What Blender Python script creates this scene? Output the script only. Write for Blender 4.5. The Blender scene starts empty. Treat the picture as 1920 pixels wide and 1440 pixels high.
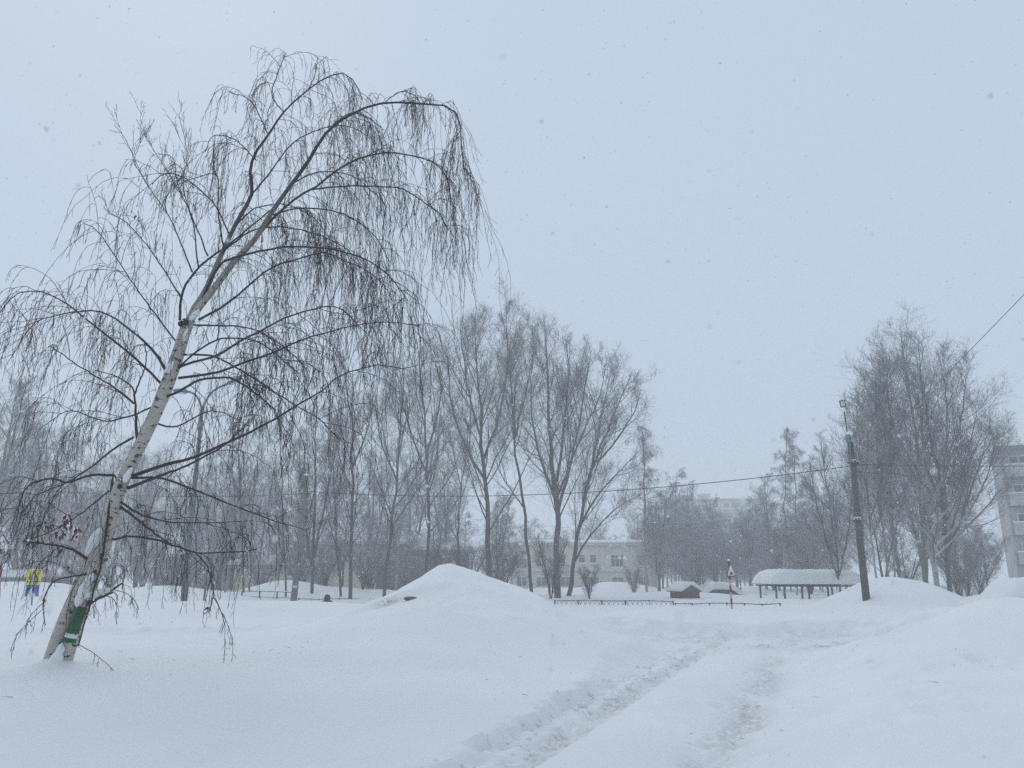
import bpy, bmesh, math, random
import numpy as np
from mathutils import Vector, Matrix

random.seed(7)
SC = bpy.context.scene
COL = SC.collection
R = math.radians

# ------------------------------------------------------------------ camera
CAM_H = 1.70
PITCH = R(14.0)
FPX = 1442.0                      # focal length in pixels of a 1920 px wide frame
cam = bpy.data.cameras.new('camera')
cam.sensor_width = 36.0
cam.lens = FPX / 1920.0 * 36.0
cam.clip_start = 0.05
cam.clip_end = 2000.0
cam.dof.use_dof = True
cam.dof.focus_distance = 18.0
cam.dof.aperture_fstop = 9.0
camo = bpy.data.objects.new('camera', cam)
camo.location = (0, 0, CAM_H)
camo.rotation_euler = (math.pi / 2 + PITCH, 0, 0)
COL.objects.link(camo)
SC.camera = camo

# ------------------------------------------------------------------ sky and sun
SUN_EL, SUN_AZ = 44.0, -28.0       # hidden by the cloud, beyond the scene and to the left
world = bpy.data.worlds.new('World')
SC.world = world
world.use_nodes = True
nt = world.node_tree
nt.nodes.clear()
out = nt.nodes.new('ShaderNodeOutputWorld')
bg = nt.nodes.new('ShaderNodeBackground')
bg.inputs['Strength'].default_value = 0.1
sky = nt.nodes.new('ShaderNodeTexSky')
sky.sky_type = 'NISHITA'
sky.sun_disc = False
sky.sun_elevation = R(SUN_EL)
sky.sun_rotation = R(SUN_AZ)
sky.dust_density = 6.0
mixn = nt.nodes.new('ShaderNodeMix')
mixn.data_type = 'RGBA'
mixn.inputs[0].default_value = 0.985
SKYC = (5.25, 6.30, 7.62)          # cloud layer (times the 0.1 strength)
mixn.inputs[7].default_value = (*SKYC, 1)
nt.links.new(sky.outputs[0], mixn.inputs[6])
nt.links.new(mixn.outputs[2], bg.inputs['Color'])
nt.links.new(bg.outputs[0], out.inputs['Surface'])

sun = bpy.data.lights.new('sun', 'SUN')
sun.energy = 0.78
sun.angle = R(60)
sun.color = (1.0, 0.97, 0.93)
suno = bpy.data.objects.new('sun', sun)
d = Vector((math.sin(R(SUN_AZ)) * math.cos(R(SUN_EL)), math.cos(R(SUN_AZ)) * math.cos(R(SUN_EL)), math.sin(R(SUN_EL))))
suno.rotation_euler = d.to_track_quat('Z', 'Y').to_euler()
suno.location = (0, 0, 60)
COL.objects.link(suno)

vs = SC.view_settings
SC.display_settings.display_device = 'sRGB'
vs.view_transform = 'Standard'
vs.look = 'None'
vs.exposure = 0.0
vs.gamma = 1.0
vs.use_curve_mapping = False
SC.cycles.max_bounces = 6
SC.cycles.diffuse_bounces = 3
SC.cycles.volume_bounces = 2
SC.cycles.use_denoising = False        # fine grain and crisp twigs
SC.cycles.use_adaptive_sampling = True
SC.cycles.adaptive_threshold = 0.004
SC.cycles.caustics_reflective = False
SC.cycles.caustics_refractive = False

# ------------------------------------------------------------------ helpers
CP, SP = math.cos(PITCH), math.sin(PITCH)

def at(px, py, Y):
    """world point at forward distance Y seen at photo pixel (px, py)"""
    v = (720.0 - py) / FPX
    fwd = CP - v * SP
    up = SP + v * CP
    return Vector(((px - 960.0) / FPX / fwd * Y, Y, CAM_H + up / fwd * Y))

def link(o, parent=None):
    COL.objects.link(o)
    if parent is not None:
        o.parent = parent
    return o

def tag(o, label=None, cat=None, group=None, kind=None):
    if label: o['label'] = label
    if cat: o['category'] = cat
    if group: o['group'] = group
    if kind: o['kind'] = kind
    return o

def empty(name, loc, label, cat, group=None, rz=0.0):
    o = bpy.data.objects.new(name, None)
    o.empty_display_size = 0.2
    o.location = loc
    o.rotation_euler = (0, 0, rz)
    link(o)
    return tag(o, label, cat, group)

def np_mesh(name, verts, faces, smooth=True, attrs=None, uv=None):
    """faces: (M,k) int array"""
    verts = np.ascontiguousarray(verts, dtype=np.float32)
    faces = np.ascontiguousarray(faces, dtype=np.int32)
    me = bpy.data.meshes.new(name)
    k = faces.shape[1]
    me.vertices.add(len(verts))
    me.vertices.foreach_set('co', verts.ravel())
    me.loops.add(faces.size)
    me.loops.foreach_set('vertex_index', faces.ravel())
    me.polygons.add(len(faces))
    me.polygons.foreach_set('loop_start', np.arange(0, faces.size, k, dtype=np.int32))
    if smooth:
        me.polygons.foreach_set('use_smooth', np.ones(len(faces), dtype=bool))
    if attrs:
        for an, arr in attrs.items():
            a = me.attributes.new(an, 'FLOAT', 'POINT')
            a.data.foreach_set('value', np.ascontiguousarray(arr, dtype=np.float32))
    me.update(calc_edges=True)
    if uv is not None:
        l = me.uv_layers.new(name='UVMap')
        l.data.foreach_set('uv', np.ascontiguousarray(uv[faces.ravel()], dtype=np.float32).ravel())
    return me

def tubes(pts, rad, sides):
    """pts (N,P,3), rad (N,P) -> verts, quads, per-vertex radius, uv(around m, along m)"""
    N, P, _ = pts.shape
    tan = np.empty_like(pts)
    tan[:, 1:-1] = pts[:, 2:] - pts[:, :-2]
    tan[:, 0] = pts[:, 1] - pts[:, 0]
    tan[:, -1] = pts[:, -1] - pts[:, -2]
    tan /= np.linalg.norm(tan, axis=2, keepdims=True) + 1e-9
    ref = np.zeros((N, 1, 3)); 
    mean = tan.mean(axis=1)
    ax = np.argmin(np.abs(mean), axis=1)
    ref[np.arange(N), 0, ax] = 1.0
    a = np.cross(tan, np.broadcast_to(ref, tan.shape))
    a /= np.linalg.norm(a, axis=2, keepdims=True) + 1e-9
    b = np.cross(tan, a)
    th = np.arange(sides) / sides * 2 * np.pi
    ring = (a[:, :, None, :] * np.cos(th)[None, None, :, None] + b[:, :, None, :] * np.sin(th)[None, None, :, None])
    V = pts[:, :, None, :] + ring * rad[:, :, None, None]
    idx = np.arange(N * P * sides).reshape(N, P, sides)
    q = np.stack([idx[:, :-1], np.roll(idx, -1, 2)[:, :-1], np.roll(idx, -1, 2)[:, 1:], idx[:, 1:]], axis=-1)
    seg = np.linalg.norm(np.diff(pts, axis=1), axis=2)
    al = np.concatenate([np.zeros((N, 1)), np.cumsum(seg, axis=1)], axis=1)
    uv = np.empty((N, P, sides, 2))
    uv[..., 0] = (np.abs(th / (2 * np.pi) - 0.5))[None, None, :] * 2.0
    uv[..., 1] = al[:, :, None]
    rr = np.repeat(rad[:, :, None], sides, axis=2)
    return V.reshape(-1, 3), q.reshape(-1, 4), rr.reshape(-1), uv.reshape(-1, 2)

class Acc:
    def __init__(s): s.v, s.f, s.r, s.u, s.n = [], [], [], [], 0
    def add(s, pts, rad, sides):
        v, f, r, u = tubes(np.asarray(pts, float), np.asarray(rad, float), sides)
        s.v.append(v); s.f.append(f + s.n); s.r.append(r); s.u.append(u); s.n += len(v)
    def mesh(s, name):
        return np_mesh(name, np.concatenate(s.v), np.concatenate(s.f), True, {'rad': np.concatenate(s.r)}, np.concatenate(s.u))

class MB:
    """collects simple solids, builds ONE mesh object"""
    def __init__(s): s.v, s.f = [], []
    def add(s, vs_, fs_):
        n = len(s.v); s.v += [tuple(v) for v in vs_]; s.f += [tuple(i + n for i in f) for f in fs_]; return s
    def box(s, c, size, rz=0.0, rx=0.0, ry=0.0):
        M = Matrix.Rotation(rz, 3, 'Z') @ Matrix.Rotation(rx, 3, 'X') @ Matrix.Rotation(ry, 3, 'Y')
        h = [x / 2 for x in size]
        P = [Vector(c) + M @ Vector((sx * h[0], sy * h[1], sz * h[2])) for sz in (-1, 1) for sx, sy in ((-1, -1), (1, -1), (1, 1), (-1, 1))]
        return s.add(P, [(3, 2, 1, 0), (4, 5, 6, 7), (0, 1, 5, 4), (1, 2, 6, 5), (2, 3, 7, 6), (3, 0, 4, 7)])
    def prism(s, poly, y0, y1):
        """poly in x,z ; extruded along y"""
        n = len(poly)
        P = [(x, y0, z) for x, z in poly] + [(x, y1, z) for x, z in poly]
        F = [tuple(range(n)), tuple(range(2 * n - 1, n - 1, -1))] + [(i, i + n, (i + 1) % n + n, (i + 1) % n) for i in range(n)]
        return s.add(P, F)
    def tube(s, pts, rad, sides=8, cap=True):
        pts = [Vector(p) for p in pts]
        if not isinstance(rad, (list, tuple)): rad = [rad] * len(pts)
        v, f, _, _ = tubes(np.array([[tuple(p) for p in pts]]), np.array([rad]), sides)
        f = [tuple(x) for x in f.tolist()]
        if cap:
            m = len(v); f += [tuple(range(sides)), tuple(range(m - 1, m - sides - 1, -1))]
        return s.add(v.tolist(), f)
    def build(s, name, mat, parent=None, smooth=False, bevel=0.0, loc=None):
        me = bpy.data.meshes.new(name)
        me.from_pydata(s.v, [], s.f)
        bm = bmesh.new(); bm.from_mesh(me)
        bmesh.ops.recalc_face_normals(bm, faces=bm.faces)
        if bevel > 0:
            bmesh.ops.bevel(bm, geom=bm.edges[:], offset=bevel, segments=2, affect='EDGES')
        bm.to_mesh(me); bm.free()
        if smooth:
            me.polygons.foreach_set('use_smooth', [True] * len(me.polygons))
        me.materials.append(mat)
        o = bpy.data.objects.new(name, me)
        if loc is not None: o.location = loc
        return link(o, parent)

def mesh_obj(name, me, mat, parent=None, loc=None):
    me.materials.append(mat)
    o = bpy.data.objects.new(name, me)
    if loc is not None: o.location = loc
    return link(o, parent)

# value noise ---------------------------------------------------------------
_tab = np.random.default_rng(3).random((256, 256))
def noise(x, y):
    xi = np.floor(x).astype(int); yi = np.floor(y).astype(int)
    fx = x - xi; fy = y - yi
    fx = fx * fx * (3 - 2 * fx); fy = fy * fy * (3 - 2 * fy)
    g = lambda i, j: _tab[i & 255, j & 255]
    return ((g(xi, yi) * (1 - fx) + g(xi + 1, yi) * fx) * (1 - fy) + (g(xi, yi + 1) * (1 - fx) + g(xi + 1, yi + 1) * fx) * fy) * 2 - 1
def fbm(x, y, o=3):
    s = 0; a = 1.0; t = 0
    for i in range(o):
        s = s + a * noise(x * 2 ** i + 17.3 * i, y * 2 ** i + 9.1 * i); t += a; a *= 0.5
    return s / t
def sstep(a, b, x):
    t = np.clip((x - a) / (b - a), 0, 1)
    return t * t * (3 - 2 * t)

# ------------------------------------------------------------------ materials
def new_mat(name):
    m = bpy.data.materials.new(name); m.use_nodes = True
    nt = m.node_tree
    return m, nt, nt.nodes['Principled BSDF']

def N_(nt, t, **kw):
    n = nt.nodes.new(t)
    for k, v in kw.items(): setattr(n, k, v)
    return n

def ramp(nt, src, stops):
    r = N_(nt, 'ShaderNodeValToRGB')
    while len(r.color_ramp.elements) < len(stops): r.color_ramp.elements.new(0.5)
    for e, (p, c) in zip(r.color_ramp.elements, stops):
        e.position = p
        e.color = (*c, 1) if len(c) == 3 else c
    nt.links.new(src, r.inputs[0])
    return r.outputs[0]

def mixc(nt, fac, a, b):
    m = N_(nt, 'ShaderNodeMix', data_type='RGBA')
    for s, v in ((m.inputs[0], fac), (m.inputs[6], a), (m.inputs[7], b)):
        if isinstance(v, (int, float)): s.default_value = v
        elif isinstance(v, tuple): s.default_value = (*v, 1)
        else: nt.links.new(v, s)
    return m.outputs[2]

def paint(name, col, var=0.15, scale=6.0, rough=0.7, metal=0.0, bump=0.15, snow=False):
    m, nt, b = new_mat(name)
    tc = N_(nt, 'ShaderNodeTexCoord')
    nz = N_(nt, 'ShaderNodeTexNoise'); nz.inputs['Scale'].default_value = scale; nz.inputs['Detail'].default_value = 5
    nt.links.new(tc.outputs['Object'], nz.inputs['Vector'])
    lo = tuple(c * (1 - var) for c in col); hi = tuple(min(1, c * (1 + var)) for c in col)
    c = ramp(nt, nz.outputs[0], [(0.3, lo), (0.7, hi)])
    if snow:
        c = snow_top(nt, c, nz.outputs[0])
    nt.links.new(c, b.inputs['Base Color'])
    b.inputs['Roughness'].default_value = rough
    b.inputs['Metallic'].default_value = metal
    bp = N_(nt, 'ShaderNodeBump'); bp.inputs['Strength'].default_value = bump; bp.inputs['Distance'].default_value = 0.02
    nt.links.new(nz.outputs[0], bp.inputs['Height']); nt.links.new(bp.outputs[0], b.inputs['Normal'])
    return m

SNOWC = (0.90, 0.91, 0.915)
def snow_top(nt, c, nzout, lo=0.45, hi=0.75):
    """snow lying on faces that look up"""
    g = N_(nt, 'ShaderNodeNewGeometry'); sx = N_(nt, 'ShaderNodeSeparateXYZ')
    nt.links.new(g.outputs['Normal'], sx.inputs[0])
    ad = N_(nt, 'ShaderNodeMath', operation='MULTIPLY_ADD'); ad.inputs[1].default_value = 0.6
    nt.links.new(nzout, ad.inputs[0]); nt.links.new(sx.outputs['Z'], ad.inputs[2])
    f = ramp(nt, ad.outputs[0], [(lo + 0.3, (0, 0, 0)), (hi + 0.3, (1, 1, 1))])
    return mixc(nt, f, c, SNOWC)

def snow_mat(name, dirt=False):
    m, nt, b = new_mat(name)
    tc = N_(nt, 'ShaderNodeTexCoord')
    n1 = N_(nt, 'ShaderNodeTexNoise'); n1.inputs['Scale'].default_value = 0.6; n1.inputs['Detail'].default_value = 4
    n2 = N_(nt, 'ShaderNodeTexNoise'); n2.inputs['Scale'].default_value = 14; n2.inputs['Detail'].default_value = 6
    nt.links.new(tc.outputs['Object'], n1.inputs['Vector']); nt.links.new(tc.outputs['Object'], n2.inputs['Vector'])
    c = ramp(nt, n1.outputs[0], [(0.3, (0.785, 0.79, 0.80)), (0.7, (0.825, 0.83, 0.83))])
    if dirt:
        a = N_(nt, 'ShaderNodeAttribute', attribute_name='dirt')
        mm = N_(nt, 'ShaderNodeMath', operation='MULTIPLY')
        f = ramp(nt, n2.outputs[0], [(0.36, (0, 0, 0)), (0.66, (1, 1, 1))])
        nt.links.new(a.outputs['Fac'], mm.inputs[0]); nt.links.new(f, mm.inputs[1])
        c = mixc(nt, mm.outputs[0], c, (0.36, 0.30, 0.25))
    nt.links.new(c, b.inputs['Base Color'])
    b.inputs['Roughness'].default_value = 0.8
    b.inputs['Specular IOR Level'].default_value = 0.2
    bp = N_(nt, 'ShaderNodeBump'); bp.inputs['Strength'].default_value = 0.6; bp.inputs['Distance'].default_value = 0.03
    nt.links.new(n2.outputs[0], bp.inputs['Height']); nt.links.new(bp.outputs[0], b.inputs['Normal'])
    return m

M = {}
M['snow'] = snow_mat('snow')
M['ground'] = snow_mat('ground_snow', True)

def bark_mat(name, thick, thin, mark, rthin, rthick, snow=True, marks=True, lo=0.45):
    """trunk bark by the branch's own thickness, horizontal dark lenticels, snow on upper faces"""
    m, nt, b = new_mat(name)
    a = N_(nt, 'ShaderNodeAttribute', attribute_name='rad')
    mr = N_(nt, 'ShaderNodeMapRange'); mr.inputs[1].default_value = rthin; mr.inputs[2].default_value = rthick
    nt.links.new(a.outputs['Fac'], mr.inputs[0])
    uv = N_(nt, 'ShaderNodeUVMap')
    mp = N_(nt, 'ShaderNodeMapping'); mp.inputs['Scale'].default_value = (1.5, 9.0, 1.0)
    nt.links.new(uv.outputs[0], mp.inputs[0])
    n1 = N_(nt, 'ShaderNodeTexNoise'); n1.inputs['Scale'].default_value = 1.6; n1.inputs['Detail'].default_value = 6; n1.inputs['Roughness'].default_value = 0.65
    nt.links.new(mp.outputs[0], n1.inputs['Vector'])
    tc = N_(nt, 'ShaderNodeTexCoord')
    n2 = N_(nt, 'ShaderNodeTexNoise'); n2.inputs['Scale'].default_value = 5.0; n2.inputs['Detail'].default_value = 5
    nt.links.new(tc.outputs['Object'], n2.inputs['Vector'])
    t2 = ramp(nt, n2.outputs[0], [(0.3, tuple(c * 0.78 for c in thick)), (0.7, thick)])
    if marks:
        f = ramp(nt, n1.outputs[0], [(0.55, (0, 0, 0)), (0.60, (1, 1, 1))])
        t2 = mixc(nt, f, t2, mark)
    c = mixc(nt, mr.outputs[0], thin, t2)
    if snow:
        c = snow_top(nt, c, n2.outputs[0], lo, lo + 0.3)
    nt.links.new(c, b.inputs['Base Color'])
    b.inputs['Roughness'].default_value = 0.85
    bp = N_(nt, 'ShaderNodeBump'); bp.inputs['Strength'].default_value = 0.4; bp.inputs['Distance'].default_value = 0.01
    nt.links.new(n1.outputs[0], bp.inputs['Height']); nt.links.new(bp.outputs[0], b.inputs['Normal'])
    return m

M['birch'] = bark_mat('birch_bark', (0.52, 0.48, 0.42), (0.035, 0.030, 0.030), (0.03, 0.027, 0.025), 0.028, 0.055, snow=False)
M['limb'] = bark_mat('birch_limb_bark', (0.24, 0.21, 0.17), (0.028, 0.024, 0.025), (0.03, 0.027, 0.025), 0.028, 0.045, lo=0.75)
M['twig'] = paint('birch_twig', (0.022, 0.017, 0.019), 0.3, 3.0, 0.8)
M['poplar'] = bark_mat('poplar_bark', (0.105, 0.098, 0.084), (0.075, 0.070, 0.066), (0.05, 0.045, 0.04), 0.02, 0.07, lo=0.55)
M['fbirch'] = bark_mat('far_birch_bark', (0.44, 0.41, 0.37), (0.050, 0.046, 0.045), (0.05, 0.045, 0.04), 0.03, 0.06, lo=0.5)
M['crown'] = paint('crown_twigs', (0.155, 0.147, 0.150), 0.3, 0.6, 0.85, snow=True)
M['leaf'] = paint('dead_leaf', (0.10, 0.028, 0.018), 0.4, 30, 0.7)
M['green'] = paint('green_paint', (0.014, 0.095, 0.026), 0.45, 18, 0.7)
M['concrete'] = paint('weathered_concrete', (0.17, 0.165, 0.155), 0.3, 4, 0.9)
M['concrete_dark'] = paint('damp_concrete', (0.085, 0.082, 0.078), 0.35, 6, 0.9)
M['galv'] = paint('painted_steel', (0.15, 0.185, 0.19), 0.3, 9, 0.55, 0.2)
M['dark'] = paint('dark_metal', (0.03, 0.032, 0.036), 0.3, 8, 0.6)
M['fence'] = paint('fence_metal', (0.085, 0.085, 0.095), 0.3, 8, 0.6)
M['cable'] = paint('cable_rubber', (0.025, 0.025, 0.028), 0.2, 8, 0.6)
M['lampglass'] = paint('lamp_glass', (0.55, 0.58, 0.60), 0.1, 5, 0.3)
M['bluebox'] = paint('blue_grey_box', (0.15, 0.23, 0.31), 0.2, 8, 0.5)
M['red'] = paint('red_paint', (0.17, 0.030, 0.030), 0.3, 12, 0.55)
M['white'] = paint('white_paint', (0.72, 0.72, 0.72), 0.08, 12, 0.5)
M['black'] = paint('black_paint', (0.02, 0.02, 0.022), 0.2, 12, 0.5)
M['yellow'] = paint('fluorescent_yellow', (0.72, 0.68, 0.03), 0.08, 10, 0.5)
M['yellow2'] = paint('yellow_post_paint', (0.50, 0.33, 0.05), 0.2, 10, 0.6)
M['blue'] = paint('blue_sign_paint', (0.03, 0.11, 0.42), 0.1, 10, 0.5)
M['wood'] = paint('grey_wood', (0.20, 0.17, 0.14), 0.3, 8, 0.85)
M['coat'] = paint('dark_coat', (0.012, 0.014, 0.018), 0.4, 14, 0.85)
M['skin'] = paint('skin', (0.42, 0.26, 0.19), 0.1, 14, 0.6)
M['purple'] = paint('purple_grey_steel', (0.055, 0.050, 0.085), 0.25, 8, 0.6)
M['tin'] = paint('roof_tin', (0.16, 0.17, 0.18), 0.2, 3, 0.6)
M['cream'] = paint('cream_render', (0.66, 0.62, 0.48), 0.12, 0.7, 0.9)
M['creamtrim'] = paint('pale_trim', (0.62, 0.60, 0.54), 0.1, 1.0, 0.9)
M['panel'] = paint('grey_panel', (0.33, 0.33, 0.33), 0.15, 0.4, 0.9)
M['panel2'] = paint('pale_panel', (0.42, 0.42, 0.41), 0.12, 0.4, 0.9)
M['glass'] = paint('window_glass', (0.045, 0.05, 0.06), 0.3, 1.0, 0.15)
M['carpaint'] = paint('car_paint_dark', (0.05, 0.05, 0.06), 0.1, 4, 0.3)
M['tyre'] = paint('tyre_rubber', (0.02, 0.02, 0.02), 0.2, 8, 0.9)
M['soil'] = paint('frozen_soil', (0.17, 0.125, 0.09), 0.4, 9, 0.95, bump=0.6)
M['pinksnow'] = paint('salted_snow', (0.46, 0.40, 0.39), 0.2, 10, 0.9)

def siding_mat(name, base, groove, scale):
    m, nt, b = new_mat(name)
    tc = N_(nt, 'ShaderNodeTexCoord')
    w = N_(nt, 'ShaderNodeTexWave', wave_type='BANDS', bands_direction='Z'); w.inputs['Scale'].default_value = scale; w.inputs['Distortion'].default_value = 0.3
    nt.links.new(tc.outputs['Object'], w.inputs['Vector'])
    nz = N_(nt, 'ShaderNodeTexNoise'); nz.inputs['Scale'].default_value = 0.8; nz.inputs['Detail'].default_value = 5
    nt.links.new(tc.outputs['Object'], nz.inputs['Vector'])
    c = ramp(nt, w.outputs['Fac'], [(0.1, groove), (0.35, base)])
    c = mixc(nt, nz.outputs[0], c, tuple(x * 0.6 for x in base))
    nt.links.new(c, b.inputs['Base Color']); b.inputs['Roughness'].default_value = 0.85
    return m
M['siding'] = siding_mat('grey_siding', (0.16, 0.155, 0.145), (0.07, 0.07, 0.07), 1.6)

def brick_mat(name):
    m, nt, b = new_mat(name)
    tc = N_(nt, 'ShaderNodeTexCoord')
    br = N_(nt, 'ShaderNodeTexBrick'); br.inputs['Scale'].default_value = 9
    br.inputs['Color1'].default_value = (0.16, 0.055, 0.035, 1); br.inputs['Color2'].default_value = (0.10, 0.04, 0.03, 1); br.inputs['Mortar'].default_value = (0.25, 0.20, 0.17, 1)
    mp = N_(nt, 'ShaderNodeMapping'); mp.inputs['Rotation'].default_value = (math.pi / 2, 0, 0)
    nt.links.new(tc.outputs['Object'], mp.inputs[0]); nt.links.new(mp.outputs[0], br.inputs['Vector'])
    nt.links.new(br.outputs['Color'], b.inputs['Base Color']); b.inputs['Roughness'].default_value = 0.9
    return m
M['brick'] = brick_mat('red_brick')

# ------------------------------------------------------------------ the snow-covered ground
def road_x(y): return 0.82 + (y - 7.5) * 0.40
def gauss(x, y, cx, cy, sx, sy, rot=0.0, p=2.0):
    c, s = math.cos(rot), math.sin(rot)
    u = ((x - cx) * c + (y - cy) * s) / sx; v = (-(x - cx) * s + (y - cy) * c) / sy
    return np.exp(-0.5 * (u * u + v * v) ** (p / 2))

PILE_C = at(850, 1058, 20.0)
PILE_R = at(1665, 1091, 32.5)

_lr = random.Random(31)
PLUMPS = [(1.3, 0.1, 0.04, 0.4), (2.2, -0.4, 0.05, 0.5), (-1.2, -0.9, 0.04, 0.35)] + [(_lr.uniform(-2.0, 3.0), _lr.uniform(-5.0, 1.0), _lr.uniform(-0.04, 0.045), _lr.uniform(0.2, 0.6)) for _ in range(30)]
BLUMPS = [(_lr.uniform(2.6, 7.5), _lr.uniform(7.5, 24), _lr.uniform(-0.06, 0.15), _lr.uniform(0.35, 1.0)) for _ in range(44)]
PSIL = [(600, 1175), (655, 1157), (690, 1141), (702, 1136), (730, 1118), (760, 1101), (790, 1080), (808, 1066), (822, 1059), (845, 1058), (862, 1062), (884, 1066), (905, 1074), (926, 1083), (945, 1092), (967, 1098), (988, 1104), (1005, 1111), (1030, 1127), (1052, 1138), (1085, 1150), (1130, 1162), (1190, 1176)]
PSX = np.array([at(a, b, 20.0).x - PILE_C.x for a, b in PSIL]); PSZ = np.array([at(a, b, 20.0).z for a, b in PSIL]); PSZ = np.clip((PSZ - 0.53) / (PSZ.max() - 0.53), 0, 1); PSZ[0] = PSZ[-1] = 0
def pile_shape(x, y):
    dx = x - PILE_C.x; dy = y - PILE_C.y
    wob = 0.16 * noise(x * 0.9 + 3, y * 0.9)
    tf = np.clip(np.where(dy < 0, -dy / 6.6, dy / 3.0), 0, 1.3)
    F = np.clip(1 - tf ** 1.25, 0, 1) ** 1.5
    wid = 1 + np.where(dy < 0, 0.55, 0.1) * tf
    S = np.interp((dx + 0.35 * wob * tf) / wid, PSX, PSZ)
    lum = 0
    for (a, b, am, sg) in PLUMPS: lum = lum + am * np.exp(-0.5 * ((dx - a) ** 2 + (dy - b) ** 2) / sg ** 2)
    prof = S * F + lum * sstep(0.0, 0.25, S * F) * sstep(0.05, 0.4, tf)
    r = 1 - np.clip(S * F, 0, 1)
    return np.clip(prof, 0, 2), r

def pile2_shape(x, y):
    dx = x - PILE_R.x; dy = y - PILE_R.y
    rx = np.where(dx < 0, 3.2, 4.3); ry = np.where(dy < 0, 4.4, 3.0)
    r = np.sqrt(np.abs(dx / rx) ** 2.3 + np.abs(dy / ry) ** 2.3) ** (1 / 1.15 / 1.0) ** 1.0
    r = np.sqrt((dx / rx) ** 2 + (dy / ry) ** 2) * (1 + 0.12 * noise(x * 0.5, y * 0.5 + 5))
    h = np.clip(1 - r, 0, 1)
    h = h ** 0.85
    return h * h * (3 - 2 * h), r

TREE = at(112, 1256, 11.0)

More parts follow.
